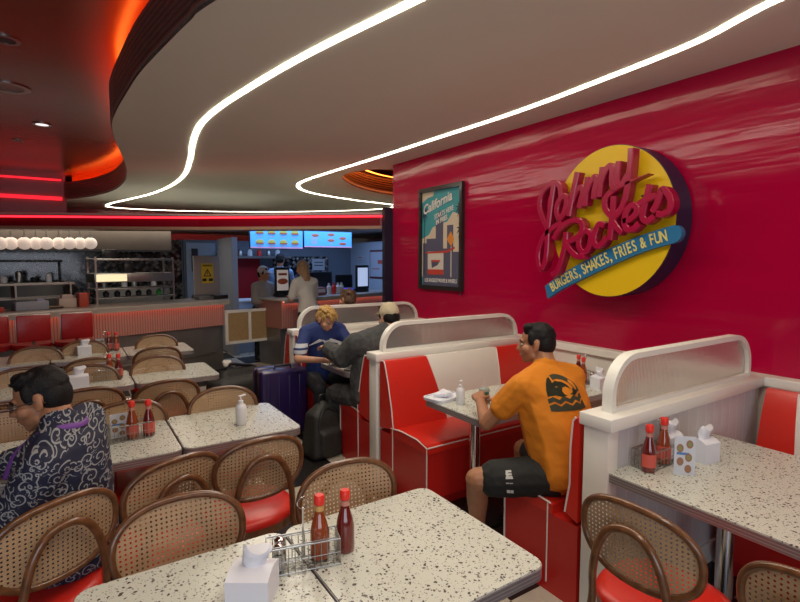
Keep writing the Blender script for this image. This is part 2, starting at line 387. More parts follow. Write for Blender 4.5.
struct('trim_2', ribbon(ep, [-.03, -.16, -.20, -.20], [CZ+.30, CZ+.30, CZ+.33, UZ]), mat('orange_cove_paint', (.55, .10, .02), .35))
hp = hole+[hole[0]]
struct('trim_3', ribbon(hp, [-o for o in offs] if False else offs, zs), FASC)
lr = ribbon(ep, [-.06, -.12], [CZ+.31, CZ+.31]); o = part('cove_light', lr, LEDO); tag(o, 'orange cove light strip glowing above the slatted ceiling edge', 'light')
lr = ribbon(hp, [-.06, -.12], [CZ+.31, CZ+.31]); o = part('cove_light', lr, LEDO); tag(o, 'small orange cove light in ceiling recess past the crimson wall', 'light')
# walls
mb = MB(); mb.box((WX+.08, (WEND-3)/2, 1.8), (.16, WEND+3, 3.6)); struct('wall_right', mb, CRIM)
mb = MB(); mb.box((WX+.02, WEND+.03, 1.2), (.30, .06, 2.4)); struct('trim_4', mb, mat('dark_navy_paint', (.012, .012, .03), .3))
mb = MB(); mb.box((7.06, 9.5, 1.8), (.12, 9, 3.6)); mb.box((5.3, WEND+.02, 1.2), (3.1, .1, 2.4)); struct('wall_recess', mb, mat('pale_blue_wall', (.32, .38, .46), .5))
mb = MB(); mb.box((3.0, BY+.06, 1.8), (8.4, .12, 3.6)); mb.box((-2.9, 12.46, 1.8), (5.6, .12, 3.6)); mb.box((-.05, 13.3, 1.8), (.12, 1.8, 3.6)); struct('wall_back', mb, mat('back_red_paint', (.30, .006, .010), .25))
mb = MB(); mb.box((-5.06, 5.5, 1.8), (.12, 17.5, 3.6)); struct('wall_left', mb, mat('left_wall_brown', (.16, .10, .07), .6))
mb = MB(); mb.box((1, -3.06, 1.8), (12, .12, 3.6)); struct('wall_front', mb, mat('front_wall_grey', (.25, .22, .2), .6))
# ledge on the right wall + dado
mb = MB(); mb.box((WX-.05, (WEND-3)/2, .97), (.10, WEND+3, .06), .006); mb.box((WX-.035, (WEND-3)/2, .47), (.07, WEND+3, .94)); struct('trim_5', mb, WPAINT)
# light strips in the white ceiling
def strip(px, wd, label):
    W_ = [Vector((*atz(x, y, CZ).xy, 0)) for x, y in px]; d0 = (W_[0]-W_[1]).normalized(); d0 = (d0+Vector((0, -.8, 0))).normalized()
    W_ = [W_[0]+d0*k for k in (3.2, 2.1, 1.0) if (W_[0]+d0*k).y > -2.9]+W_
    P = catmull(W_, 8); b = MB(); rows = []
    for i, p in enumerate(P):
        d = (P[min(i+1, len(P)-1)]-P[max(i-1, 0)]).normalized(); nn = Vector((-d.y, d.x, 0))
        rows.append([b.b.verts.new(Vector((p.x, p.y, z))+nn*s*wd/2) for s, z in ((-1, CZ), (-1, CZ-.006), (1, CZ-.006), (1, CZ))])
    for A, B in zip(rows, rows[1:]):
        for k in range(3): b.b.faces.new((A[k], B[k], B[k+1], A[k+1]))
    return tag(part('ceiling_strip_light', b, LED), label, 'light')
strip([(600, -100), (520, -55), (415, 0), (330, 42), (285, 66), (250, 87), (218, 108), (200, 125), (193, 142), (190, 160), (184, 175), (170, 186), (150, 194), (125, 200), (112, 203), (107, 205.5), (115, 207.5), (160, 210), (225, 211.5), (300, 211.5), (360, 210), (388, 208), (396, 205.5)], .05, 'sinuous white light strip on the left of the white ceiling, curling back towards the kitchen')
strip([(980, -92), (870, -42), (775, 0), (740, 18), (690, 44), (600, 80), (515, 112), (430, 140), (375, 158), (330, 172), (306, 180), (298, 185), (303, 190), (320, 194.5), (355, 200), (380, 203), (396, 205)], .05, 'long white light strip running beside the crimson wall')
# kitchen bulkhead (dropped red beam) following the line seen under the ceiling
A0 = Vector((-4.9, 10.6)); A1 = Vector((-.75, 8.6)); A2 = Vector((1.53, 7.42)); A3 = Vector((3.5, 5.82)); A4 = Vector((3.75, 5.68))
front = [A0, A1, A2, A3, A4]
bpoly = [(p.x, p.y) for p in front]+[(7, 5.74), (7, 12.3), (-4.9, 12.3)]
fr2 = [Vector((p.x+.22, p.y+.32)) for p in front]
beam = [(p.x, p.y) for p in front]+[(p.x, p.y) for p in fr2[::-1]]
mb = MB(); mb.prism(beam, 2.17, 2.32); struct('ceiling_bulkhead', mb, mat('bulkhead_red', (.17, .003, .014), .2))
mb = MB(); mb.prism([(x, y+.02) for x, y in bpoly], 2.32, 2.35); struct('ceiling_kitchen', mb, mat('kitchen_ceiling', (.35, .33, .32), .6))
mb = MB(); mb.prism([(x, y-.01) for x, y in beam], 2.13, 2.17); struct('trim_6', mb, mat('tan_soffit_lip', (.34, .20, .13), .4))
def off(P, d):
    out = []
    for i, p in enumerate(P):
        t = (P[min(i+1, len(P)-1)]-P[max(i-1, 0)]).normalized(); out.append(p+Vector((t.y, -t.x))*d)
    return out
f2 = off(front, .02)
mb = MB(); mb.tube([(p.x, p.y, 2.295) for p in f2], .014, n=6); tag(part('neon_tube', mb, LEDR), 'red light line along the top of the low bulkhead over the counters', 'light')
for (y0, nm, lb) in ((178, .022, 'upper red light line high on the far left wall'), (197, .04, 'lower and thicker red light line on the far left wall')):
    z = atY(30, y0, 12.36).z
    mb = MB(); mb.tube([(-4.9, 12.36, z), (-.06, 12.36, z)], nm, n=6); tag(part('neon_tube', mb, mat('dim_red_led', (1, .05, .05), .5, emit=(1, .02, .04), es=1.1)), lb, 'light')
# downlights and vents on the dark lacquer ceiling
def disc_at(px, py, r, name, label, cat, m, zz=UZ):
    p = atz(px, py, zz); t = thing(name, label, cat, (p.x, p.y, zz))
    part('ring', MB().lathe([(r*1.15, 0), (r*1.15, -.012), (r*.8, -.012), (r*.8, -.002)], (0, 0, 0), 28), STEEL, t)
    part('lens' if m is not STEELD else 'grille', MB().lathe([(r*.8, -.001), (r*.8, -.008)]), m, t); return t
DL = mat('downlight_glass', (.8, .8, .8), .3, emit=(1, .95, .9), es=1.2)
disc_at(5, 39, .09, 'downlight', 'downlight nearest the camera on the dark lacquer ceiling', 'light', STEELD if False else BLACK)
disc_at(8, 87, .17, 'ceiling_vent', 'larger round vent on the dark lacquer ceiling', 'vent', STEELD)
disc_at(42, 124, .09, 'downlight', 'lit downlight beyond the round vent on the lacquer ceiling', 'light', DL)
disc_at(18, 140, .06, 'smoke_detector', 'small dark detector on the lacquer ceiling past the lit downlight', 'detector', BLACK)
disc_at(2, 172, .10, 'downlight', 'farthest downlight by the red light line on the left', 'light', DL)
# =================================================================== BOOTHS
def booth_partition(Y, w_, x0, x1, label, gtop=.25, flip=1):
    # origin at floor, left end, centre of thickness
    t = thing('booth_partition', label, 'partition', (x0, Y, 0), 0, None); L = x1-x0
    part('panel', MB().box((L/2+.02, 0, .47), (L-.04, w_-.06, .94)), BEAD, t)
    part('end_post', MB().box((.05, 0, .47), (.075, w_-.04, .94), .004), WPAINT, t)
    part('cap', MB().box((L/2, 0, .97), (L, w_, .06), .006), WPAINT, t)
    part('baseboard', MB().box((L/2+.02, 0, .06), (L-.02, w_-.03, .12), .004), WPAINT, t)
    g0, g1 = .09, L-.05; r = .19
    P = [(g0, 1.0)]
    P += [(g0+r-r*math.cos(R(a)), 1.0+gtop-r+r*math.sin(R(a))) for a in range(0, 91, 9)]
    P += [(g1-r+r*math.sin(R(a)), 1.0+gtop-r+r*math.cos(R(a))) for a in range(0, 91, 9)]
    P += [(g1, 1.0)]
    fr = MB(); inner = .028
    def ofs(P, d):
        o = []
        for i, p in enumerate(P):
            a = Vector(P[max(i-1, 0)]); b_ = Vector(P[min(i+1, len(P)-1)]); q = (b_-a).normalized(); o.append((p[0]+q.y*d, p[1]-q.x*d))
        return o
    inn = ofs(P, inner); inn[0] = (inn[0][0], 1.0); inn[-1] = (inn[-1][0], 1.0)
    inn2 = [(inn[0][0], 1.02)]+[p for p in inn if p[1] > 1.02]+[(inn[-1][0], 1.02)]
    M = Matrix(((1, 0, 0, 0), (0, 0, 1, 0), (0, 1, 0, 0), (0, 0, 0, 1)))
    fr.prism(P, -.027, .027, M, holes=[inn2]); gfo = part('glass_frame', fr, WPAINT, t, 50)
    gm = MATS.get('ribbed_glass')
    if not gm:
        gm = bpy.data.materials.new('ribbed_glass'); MATS['ribbed_glass'] = gm; tt, n, l = nt(gm); b_ = n['Principled BSDF']
        b_.inputs['Base Color'].default_value = (.97, .95, .90, 1); b_.inputs['Transmission Weight'].default_value = .9; b_.inputs['Roughness'].default_value = .22; b_.inputs['IOR'].default_value = 1.3
        tc = n.new('ShaderNodeTexCoord'); sx = n.new('ShaderNodeSeparateXYZ'); l.new(tc.outputs['Object'], sx.inputs[0])
        a = mnode(n, 'SINE', mnode(n, 'MULTIPLY', sx.outputs[0], 520, l=l), l=l)
        bp = n.new('ShaderNodeBump'); bp.inputs['Distance'].default_value = .0025; bp.inputs['Strength'].default_value = .8; l.new(a, bp.inputs['Height']); l.new(bp.outputs[0], b_.inputs['Normal'])
    gl = MB(); gl.prism(inn2, -.004, .004, M); part('glass_pane', gl, gm, gfo, 0)
    return t
BX0, BX1 = 1.9, WX-.10
booth_partition(1.385, .17, 1.965, BX1, 'nearest white booth partition with arched ribbed glass, table end pushed against it', .265)
booth_partition(3.30, .15, BX0, BX1, 'middle white booth partition with arched ribbed glass, behind the red and white bench', .225)
booth_partition(4.90, .15, 1.86, BX1, 'farthest white booth partition with arched ribbed glass, behind the blond diner', .225)
def bench(y_back, face, x0, x1, label, depth=.44, bt=.955, sp_=(.28, .70), thin=0):
    """bench along X; y_back = plane of the partition; face=+1 sits facing +Y, -1 facing -Y. Origin left end at floor"""
    t = thing('booth_bench', label, 'bench', (x0, y_back, 0), 0); L = x1-x0; s = face; D = depth+.18
    MX = Matrix(((0, 0, 1, 0), (s, 0, 0, 0), (0, 1, 0, 0), (0, 0, 0, 1)))  # poly (y,z) extruded along x
    part('base', MB().prism([(.01, .0), (D-.05, .0), (D-.01, .10), (D-.01, .42), (.01, .42)], 0.004, L-.004, MX), REDB, t, 0)
    sp = [(.16, .42), (D, .42)]+[(D-.03+.03*math.cos(R(a)), .45+.03*math.sin(R(a))) for a in range(0, 91, 15)]+[(D-.12, .487), (.3, .487), (.16, .47)]
    part('seat', MB().prism(sp, 0, L, MX), REDV, t, 40)
    # backrest in three panels, the middle one white with slanted joints
    def prof(y, z): return (y, z)
    bp = [(.012, .44), (.20-thin, .47), (.175-thin, .62), (.13-thin*.6, .80), (.085-thin*.3, bt-.02), (.07-thin*.3, bt), (.03, bt), (.012, bt-.02)]
    a1, a2 = L*sp_[0], L*sp_[1]
    def panel(xa0, xa1, xb0, xb1, name, m):   # x extents at the bottom / top
        b = MB(); A = []; B = []
        for (y, z) in bp:
            f = (z-.44)/(bt-.44); xa = xa0+(xb0-xa0)*f; xb = xa1+(xb1-xa1)*f
            bow = 0
            A.append(b.b.verts.new((xa, s*y, z))); B.append(b.b.verts.new((xb, s*y, z)))
        n_ = len(bp)
        for k in range(n_): b.b.faces.new((A[k], A[(k+1) % n_], B[(k+1) % n_], B[k]))
        b.b.faces.new(A); b.b.faces.new(B[::-1]); part(name, b, m, t, 40)
    panel(0, a1+.07, 0, a1-.05, 'backrest_panel', REDV); panel(a1+.07, a2-.02, a1-.05, a2+.03, 'backrest_panel', WHV); panel(a2-.02, L, a2+.03, L, 'backrest_panel', REDV)
    p = MB(); r = .005
    p.tube([(0, s*y, z) for y, z in bp[1:7]], r, n=6)
    p.tube([(0, s*.17, .475), (0, s*.3, .49), (0, s*(D-.12), .489), (0, s*(D-.006), .462), (0, s*(D-.008), .40), (0, s*(D-.01), .1)], r, n=6)
    p.tube([(0, s*(D-.003), .462), (L, s*(D-.003), .462)], r, n=6)
    p.tube([(0, s*.19, .47), (0, s*.19, .05)], r*.8, n=6)
    for k, (xa, xb) in enumerate(((a1+.07, a1-.05), (a2-.02, a2+.03))):
        p.tube([(xa+(xb-xa)*(z-.44)/(bt-.44), s*(y+.002), z) for y, z in bp[1:6]], r*.8, n=6)
    part('piping', p, PIPE, t)
    return t
bench(1.47, 1, 1.99, BX1, 'red booth bench under the man in the orange shirt, backed by the nearest partition', .32, thin=.115)
bench(3.225, -1, 1.925, BX1, 'empty red and white booth bench facing the man in the orange shirt')
bench(3.375, 1, 1.925, BX1, 'red booth bench under the diner in grey jacket and beige cap', .34)
bench(4.825, -1, 1.885, BX1, 'red and white booth bench under the blond diner in blue jersey', .40)
bench(4.975, 1, 1.885, BX1, 'red booth bench on the far side of the farthest partition', .40)
# bench along the right wall beside the nearest table
bw = bench(0, 1, 0, 2.2, 'red and white wall bench behind the nearest booth table at right', .40, sp_=(.3, .915)); bw.location = (WX-.13, -.95, 0); bw.rotation_euler = (0, 0, R(90))
# =================================================================== TABLES
def top_parts(t, w_, d, r=.05, thick=.042):
    part('edge_band', MB().prism(rrect(w_, d, r), .75-thick, .746), EDGE, t, 30)
    part('tabletop', MB().prism(rrect(w_-.006, d-.006, r-.003), .744, .75), TERR, t, 30)
def pedestal(t, x=0, y=0):
    part('column', MB().cyl((x, y, .03), (x, y, .71), .038, n=24), CHROME, t)
    b = MB(); b.lathe([(.0, 0), (.21, 0), (.215, .012), (.19, .022), (.06, .045), (.045, .06), (0, .06)], (x, y, 0), 32); part('base', b, mat('black_cast_iron', (.02, .02, .022), .4, .5), t)
    part('top_plate', MB().box((x, y, .700), (.24, .24, .014)), STEELD, t)
def table(x, y, w_, d, label, group=None, px=0, py=0, r=.05):
    t = thing('dining_table', label, 'table', (x, y, 0), 0, group); top_parts(t, w_, d, r); pedestal(t, px, py); return t
table(.276, 1.338, .615, .66, 'speckled terrazzo table nearest the camera, left half holding the white napkin box')
table(.905, 1.338, .63, .66, 'speckled terrazzo table nearest the camera, right half with bare rounded corner')
t2 = table(.765, 2.975, .632, .62, 'square terrazzo table holding only the white pump bottle, beside the purple suitcase')
dup(t2, (.125, 2.975, 0), 0, 'terrazzo table with sauce bottles in wire rack, next to man in patterned shirt')
dup(t2, (-.515, 2.975, 0), 0, 'terrazzo table in front of the man in patterned shirt, with glass ashtray')
dup(t2, (.71, 4.63, 0), 0, 'bare terrazzo table at right end of the third row')
dup(t2, (.07, 4.63, 0), 0, 'third-row terrazzo table with tissue box and wire rack')
dup(t2, (-.57, 4.63, 0), 0, 'third-row terrazzo table behind the head of the man in patterned shirt')
dup(t2, (.77, 5.98, 0), 0, 'bare terrazzo table at right end of the farthest row, before the counter')
dup(t2, (.13, 5.98, 0), 0, 'farthest-row terrazzo table with white napkin box and sauce bottles')
dup(t2, (-.51, 5.98, 0), 0, 'farthest-row terrazzo table at the left edge of the picture')
table(2.72, 2.475, 1.42, .60, 'long booth table where the man in the orange shirt eats', px=-.50)
table(2.62, 4.05, 1.38, .56, 'small-looking booth table with food scraps in front of the blond diner', px=-.42)
table(2.46, .812, .95, 1.034, 'wide terrazzo table at right, pushed against the nearest white partition', px=.05, py=.24, r=.02)
# =================================================================== CHAIRS
def chair():
    t = thing('cane_chair', '', 'chair')
    # local: sitter faces +Y, back at y=-.20
    def by(x): return -.205+.55*x*x
    W, z0, z1 = .209, .60, .87
    def sup(a, w_, h, cz, n_=2.7):
        c, s_ = math.cos(a), math.sin(a); return (w_*abs(c)**(2/n_)*(1 if c > 0 else -1), cz+h*abs(s_)**(2/n_)*(1 if s_ > 0 else -1))
    N = 48; loop = []
    for k in range(N):
        x, z = sup(2*PI*k/N, W, (z1-z0)/2, (z0+z1)/2); z += .012*(1-(x/W)**2) if z > .745 else .018*((x/W)**2)
        loop.append((x, by(x)-.09*(z-.7), z))
    part('back_frame', MB().tube(loop, .0125, True, 10), WOOD, t, 60)
    b = MB(); c = b.b.verts.new((0, by(0)-.006, .745)); rows = []
    for f in (.2, .4, .6, .8, .98):
        rows.append([b.b.verts.new((p[0]*f, by(p[0]*f)-.09*(.745+(p[2]-.745)*f-.7), .745+(p[2]-.745)*f)) for p in loop])
    for k in range(N): b.b.faces.new((c, rows[0][k], rows[0][(k+1) % N]))
    for A, B in zip(rows, rows[1:]):
        for k in range(N): b.b.faces.new((A[k], B[k], B[(k+1) % N], A[(k+1) % N]))
    part('cane_panel', b, CANE, t, 60)
    # rear legs run up behind the back as one bent hoop
    arch = [(-.20, -.26, 0), (-.185, -.225, .25), (-.155, -.205, .46), (-.135, -.235, .60), (-.11, -.245, .71), (-.065, -.248, .785), (0, -.249, .808),
            (.065, -.248, .785), (.11, -.245, .71), (.135, -.235, .60), (.155, -.205, .46), (.185, -.225, .25), (.20, -.26, 0)]
    part('rear_hoop', MB().tube(catmull(arch, 5), .0145, n=10), WOOD, t, 60)
    for s_ in (-1, 1):
        part('front_leg', MB().tube([(s_*.165, .165, .43), (s_*.175, .18, .2), (s_*.185, .20, 0)], [.018, .015, .012], n=10), WOOD, t, 60)
    seat = [sup(2*PI*k/32, .215, .21, 0, 2.4) for k in range(32)]
    ring = MB(); ring.prism([(x, y) for x, y in seat], .415, .452); part('seat_rim', ring, WOOD, t, 40)
    cu = MB(); rows = []
    for f, z in ((1.0, .452), (1.03, .468), (1.0, .487), (.85, .499), (.5, .505), (.001, .507)):
        rows.append([cu.b.verts.new((x*f, y*f, z)) for x, y in seat])
    for A, B in zip(rows, rows[1:]):
        for k in range(32): cu.b.faces.new((A[k], A[(k+1) % 32], B[(k+1) % 32], B[k]))
    cu.b.faces.new(rows[0][::-1]); part('seat', cu, REDV, t, 60)
    st = MB(); st.tube([(.15*math.cos(2*PI*k/24), .15*math.sin(2*PI*k/24)-.01, .25) for k in range(24)], .008, True, 6)
    for sx_, sy_ in ((-1, 1), (1, 1), (-1, -1), (1, -1)): st.tube([(sx_*.10, sy_*.105-.01, .25), (sx_*.175, .18 if sy_ > 0 else -.22, .25)], .007, n=6)
    part('stretcher', st, WOOD, t, 60)
    return t
ch0 = chair(); used = [0]
def place(x, y, rz, label, group=None):
    if not used[0]:
        used[0] = 1; ch0.location = (x, y, 0); ch0.rotation_euler = (0, 0, R(rz)); ch0['label'] = label; o = ch0
        if group: ch0['group'] = group
        return ch0
    o = dup(ch0, (x, y, 0), R(rz), label)
    if group: o['group'] = group
    elif 'group' in o: del o['group']
    return o
G = 'bentwood cane chairs with red seats'
def backat(px, py, rz, z=.885):   # position a chair so that its back top centre stands under an image point at height z
    p = atz(px, py, z); a = R(rz); return p.x+math.sin(a)*-.22, p.y+math.cos(a)*.22
def pl(px, py, rz, label): x, y = backat(px, py, rz); return place(x, y, rz, label, G)
def plf(px, py, rz, label):
    p = atz(px, py, .895); a = R(rz); place(p.x-math.sin(a)*.22, p.y+math.cos(a)*.22, rz, label, G)
plf(178, 494, 180, 'cane chair beyond the nearest table at left, its cane back rising over the table edge')
plf(345, 459, 176, 'cane chair beyond the nearest table at right, its back behind the two sauce bottles')
plf(262, 437, 3, 'cane chair with bent hoop back in front of the pump bottle table')
plf(178, 456, 18, 'cane chair turned slightly beside the man in patterned shirt')
plf(60, 497, 28, 'cane chair the man in patterned shirt sits on')
plf(222, 386, 178, 'pale cane back just behind the white pump bottle')
plf(126, 400, 182, 'cane chair beyond the sauce bottles in the second row')
plf(5, 408, 180, 'cane chair facing the man in patterned shirt at left edge')
plf(168, 379, 4, 'hoop backed cane chair pulled up to the bare third-row table')
plf(88, 387, 4, 'hoop backed cane chair right of the head of the man in patterned shirt')
plf(2, 402, 0, 'cane chair of third row left of the head of the man in patterned shirt')
plf(157, 355, 180, 'cane chair beyond the bare third-row table')
plf(88, 364, 180, 'cane chair beyond the tissue box of the third row')
plf(22, 367, 180, 'cane chair of third row far side at left edge')
plf(158, 346, 3, 'hoop backed cane chair before the bare farthest-row table')
plf(92, 357, 3, 'hoop backed cane chair before the farthest-row napkin box')
plf(156, 334, 180, 'farthest cane chair, right of three against the counter')
plf(84, 340, 180, 'farthest cane chair, middle of three against the counter')
plf(36, 346, 180, 'farthest cane chair, left of three against the counter')
plf(634, 503, -88, 'cane chair with hoop back at the left side of the right-hand booth table')
plf(830, 581, -90, 'cane chair cut off by the bottom right corner of the picture')
# =================================================================== TABLE ITEMS
TZ = .75
def bottle(x, y, z, m, label, cat='bottle', h=.20, rz=0, lab=True, group=None, capm=None, neck=None):
    neck = neck or mat('neck_label_pink', (.52, .22, .17), .5)
    t = thing('sauce_bottle', label, cat, (x, y, z), rz, group); k = h/.20
    bod = part('bottle_body', MB().lathe([(0, 0), (.026*k, 0), (.029*k, .004*k), (.030*k, .02*k), (.029*k, .085*k), (.024*k, .11*k), (.015*k, .14*k), (.0125*k, .16*k), (.0125*k, .175*k), (0, .175*k)]), m, t, 60)
    part('cap', MB().lathe([(0, .17*k), (.0155*k, .17*k), (.0165*k, .176*k), (.016*k, .196*k), (.013*k, .2*k), (0, .2*k)], n=20), capm or REDCAP, t, 50)
    if lab:
        b = MB(); R_ = .0305*k; n_ = 14; A = []; B = []
        for j in range(n_+1):
            a = R(-150+300*j/n_-90); A.append(b.b.verts.new((R_*math.cos(a), R_*math.sin(a), .025*k))); B.append(b.b.verts.new((R_*math.cos(a), R_*math.sin(a), .08*k)))
        for j in range(n_): b.b.faces.new((A[j], A[j+1], B[j+1], B[j]))
        part('label', b, LABEL, bod, 60)
    if neck: part('neck_label', MB().lathe([(.0135*k, .145*k), (.0138*k, .15*k), (.0133*k, .166*k), (.0128*k, .167*k)], n=18), neck, bod, 60)
    return t
def rack(x, y, rz, label, w_=.24, d=.095, h=.085, post=True, z=TZ):
    t = thing('wire_rack', label, 'rack', (x, y, z), rz)
    r = .0016; b = MB()
    for zz, rr in ((h, .0026), (.004, .002), (h*.5, .0014)):
        b.tube([(-w_/2, -d/2, zz), (w_/2, -d/2, zz), (w_/2, d/2, zz), (-w_/2, d/2, zz)], rr, True, 6)
    b.tube([(-w_/2+.012, -d/2+.012, h), (w_/2-.012, -d/2+.012, h), (w_/2-.012, d/2-.012, h), (-w_/2+.012, d/2-.012, h)], .0018, True, 6)
    n_ = 11
    for k in range(n_+1):
        xx = -w_/2+w_*k/n_
        b.tube([(xx, -d/2, h), (xx, -d/2, .004), (xx, d/2, .004), (xx, d/2, h)], r, n=5)
    for k in range(1, 5):
        yy = -d/2+d*k/5
        b.tube([(-w_/2, yy, h), (-w_/2, yy, .004), (w_/2, yy, .004), (w_/2, yy, h)], r, n=5)
    part('wire_basket', b, mat('dull_chrome_wire', (.38, .38, .37), .3, 1), t, 60)
    if post:
        p = MB(); p.tube([(0, 0, .004), (0, 0, .185)], .0028, n=8)
        part('handle_post', p, CHROME, t)
        part('handle_ring', MB().tube([(.017*math.cos(2*PI*k/16), 0, .2+.017*math.sin(2*PI*k/16)) for k in range(16)], .0022, True, 6), CHROME, t)
    return t
GLASSC = mat('clear_glass', (.9, .92, .92), .03, trans=1)
def shaker(x, y, z, label, m, group=None):
    t = thing('shaker', label, 'shaker', (x, y, z), 0, group)
    part('jar', MB().lathe([(0, 0), (.017, 0), (.019, .004), (.017, .055), (.015, .06), (0, .06)], n=16), GLASSC, t, 60)
    part('contents', MB().lathe([(0, .004), (.0145, .004), (.0140, .04), (0, .04)], n=16), m, t, 60)
    part('lid', MB().lathe([(.0165, .058), (.0175, .06), (.0175, .072), (.012, .08), (0, .082)], n=16), CHROME, t, 60)
    return t
SALT = mat('salt', (.8, .8, .8), .9); PEP = mat('pepper', (.05, .04, .03), .9)
def napkin_box(x, y, rz, label, w_=.115, d=.115, h=.10, z=TZ, style=0):
    t = thing('napkin_box', label, 'napkin box', (x, y, z), rz)
    M = Matrix(((0, 0, 1, 0), (1, 0, 0, 0), (0, 1, 0, 0), (0, 0, 0, 1)))
    prof = [(-d/2, 0), (d/2, 0), (d/2, h*.92)]+[(d/2-d*k/8, h*(.92+.16*math.sin(PI*k/8)+.02*k/8)) for k in range(1, 8)]+[(-d/2, h*.94)]
    part('box', MB().prism(prof, -w_/2, w_/2, M), PAPER, t, 30)
    b = MB(); n_ = 20; rows = []
    for j in range(8):
        v = j/7; row = []
        for i in range(n_):
            a = 2*PI*i/n_; k = 1+.16*math.sin(3*a+2.2*v)+.08*math.sin(5*a-1.5*v); tp_ = (.75+.5*v)*(1 if v < .99 else .72)
            row.append(b.b.verts.new((.036*k*tp_*math.cos(a)+.014*v*v, .017*k*tp_*math.sin(a)+.008*math.sin(2.5*v), h*.98+v*.058+.014*math.sin(2*a+1)*v)))
        rows.append(row)
    for A, B in zip(rows, rows[1:]):
        for i in range(n_): b.b.faces.new((A[i], A[(i+1) % n_], B[(i+1) % n_], B[i]))
    b.b.faces.new(rows[-1]); part('tissue', b, PAPER, t, 50)
    if style: part('logo_mark', MB().prism(rrect(.03, .03, .006), 0, .0006, basis((w_/2+.0001, 0, h*.5), (0, 1, 0), (0, 0, 1))), mat('box_grey_mark', (.12, .13, .16), .6), t)
    return t
def menu_card(x, y, rz, label, z=TZ, k=1):
    t = thing('menu_card', label, 'menu card', (x, y, z), rz); t.scale = (1, 1, k)
    part('card', MB().box((0, 0, .065), (.085, .004, .13)), mat('menu_card_white', (.62, .65, .72), .5), t)
    foods = [(.018, .105, 0), (-.02, .09, 1), (.015, .06, 1), (-.018, .045, 0), (.014, .022, 1)]
    b = MB()
    for fx, fz, _ in foods: b.cyl((fx, -.0035, fz), (fx, -.0022, fz), .014, n=14)
    part('food_photos', b, mat('menu_food_brown', (.33, .17, .09), .5), t)
    b = MB()
    for fx, fz, _ in foods[:3]: b.cyl((fx, -.0045, fz), (fx, -.0034, fz), .007, n=12)
    part('food_toppings', b, mat('menu_food_green', (.25, .3, .1), .5), t)
    part('blue_heading', MB().box((-.008, -.0026, .072), (.05, .0012, .008)), mat('menu_heading_blue', (.08, .2, .5), .5), t)
    return t
# nearest table
napkin_box(.395, 1.36, R(-34), 'white napkin box with a tissue standing up, nearest the camera', .118, .118, .088)
rack(.575, 1.43, R(-14), 'chrome wire condiment rack on the nearest table', .22, .08)
shaker(.498, 1.435, TZ+.006, 'chrome-lidded glass shaker at the left end of the nearest wire rack', SALT)
shaker(.515, 1.475, TZ+.006, 'chrome-lidded glass shaker further back at the left end of the nearest wire rack', PEP)
bottle(.632, 1.432, TZ+.006, KETCH2, 'orange-red chilli bottle standing in the nearest wire rack', h=.205, lab=False, neck=mat('neck_label_yellow', (.55, .33, .10), .5))
bottle(.722, 1.43, TZ, KETCH, 'dark ketchup bottle standing just right of the nearest wire rack', h=.205, lab=False)
def pump(x, y, label, h=.17, z=TZ):
    t = thing('pump_bottle', label, 'pump bottle', (x, y, z), R(30)); k = h/.17
    part('bottle_body', MB().lathe([(0, 0), (.028*k, 0), (.031*k, .005*k), (.031*k, .10*k), (.027*k, .115*k), (.013*k, .125*k), (.013*k, .13*k), (0, .13*k)]), WHITE, t, 60)
    part('pump_collar', MB().lathe([(0, .128*k), (.0145*k, .128*k), (.0145*k, .142*k), (.005*k, .145*k), (.0045*k, .165*k), (0, .165*k)], n=16), WHITE, t, 50)
    part('pump_nozzle', MB().box((.012*k, 0, .168*k), (.05*k, .014*k, .009*k), .003*k), WHITE, t)
    return t
pump(.80, 2.91, 'white pump bottle alone on the square terrazzo table')
pump(2.14, 2.53, 'white pump bottle on the booth table before the man in orange', .155)
# second row rack
rack(.235, 3.0, R(5), 'chrome wire rack with bottles beside the man in patterned shirt', .20)
bottle(.245, 2.985, TZ+.006, KETCH2, 'left chilli bottle in the second-row rack', h=.20)
bottle(.325, 2.99, TZ, KETCH, 'red labelled ketchup bottle right of the second-row rack', h=.20)
menu_card(.185, 3.03, R(5), 'white menu card standing in the second-row rack', TZ+.006)
t = thing('ashtray', 'small glass ashtray left of the patterned shirt', 'ashtray', (-.215, 3.02, TZ))
part('dish', MB().lathe([(0, 0), (.035, 0), (.038, .03), (.034, .031), (.03, .008), (0, .008)]), mat('smoky_glass', (.35, .33, .25), .1, trans=.5), t, 40)
t = thing('smartphone', 'dark blue phone lying on the table at the left edge', 'phone', (-.31, 2.80, TZ), R(10))
part('body', MB().box((0, 0, .006), (.15, .075, .009), .004), mat('phone_purple', (.05, .04, .16), .3), t)
part('screen', MB().box((0, 0, .0108), (.14, .067, .0008)), mat('phone_screen', (.08, .08, .2), .1, emit=(.2, .2, .5), es=.15), t)
# third row
napkin_box(.02, 4.46, R(4), 'white tissue box with tall tissue right behind the head of the man in patterned shirt', .13, .10, .09)
rack(.215, 4.62, R(4), 'chrome wire rack on the third-row table', .18)
shaker(.155, 4.62, TZ+.006, 'glass shaker in the third-row rack', SALT)
bottle(.235, 4.62, TZ+.006, KETCH2, 'left chilli bottle in the third-row rack', h=.2)
bottle(.30, 4.63, TZ, KETCH, 'right ketchup bottle by the third-row rack', h=.2)
menu_card(.18, 4.65, R(4), 'menu card in the third-row rack', TZ+.006)
# fourth row
napkin_box(.09, 5.98, R(4), 'white napkin box on the farthest-row table', .12, .10, .09)
rack(.275, 6.08, R(4), 'chrome wire rack on the farthest-row table', .16)
menu_card(.235, 6.10, R(4), 'menu card in the farthest-row rack', TZ+.006)
bottle(.315, 6.08, TZ+.006, KETCH, 'left ketchup bottle of the farthest-row rack', h=.2)
bottle(.38, 6.08, TZ, KETCH2, 'right orange chilli bottle by the farthest-row rack', h=.2)
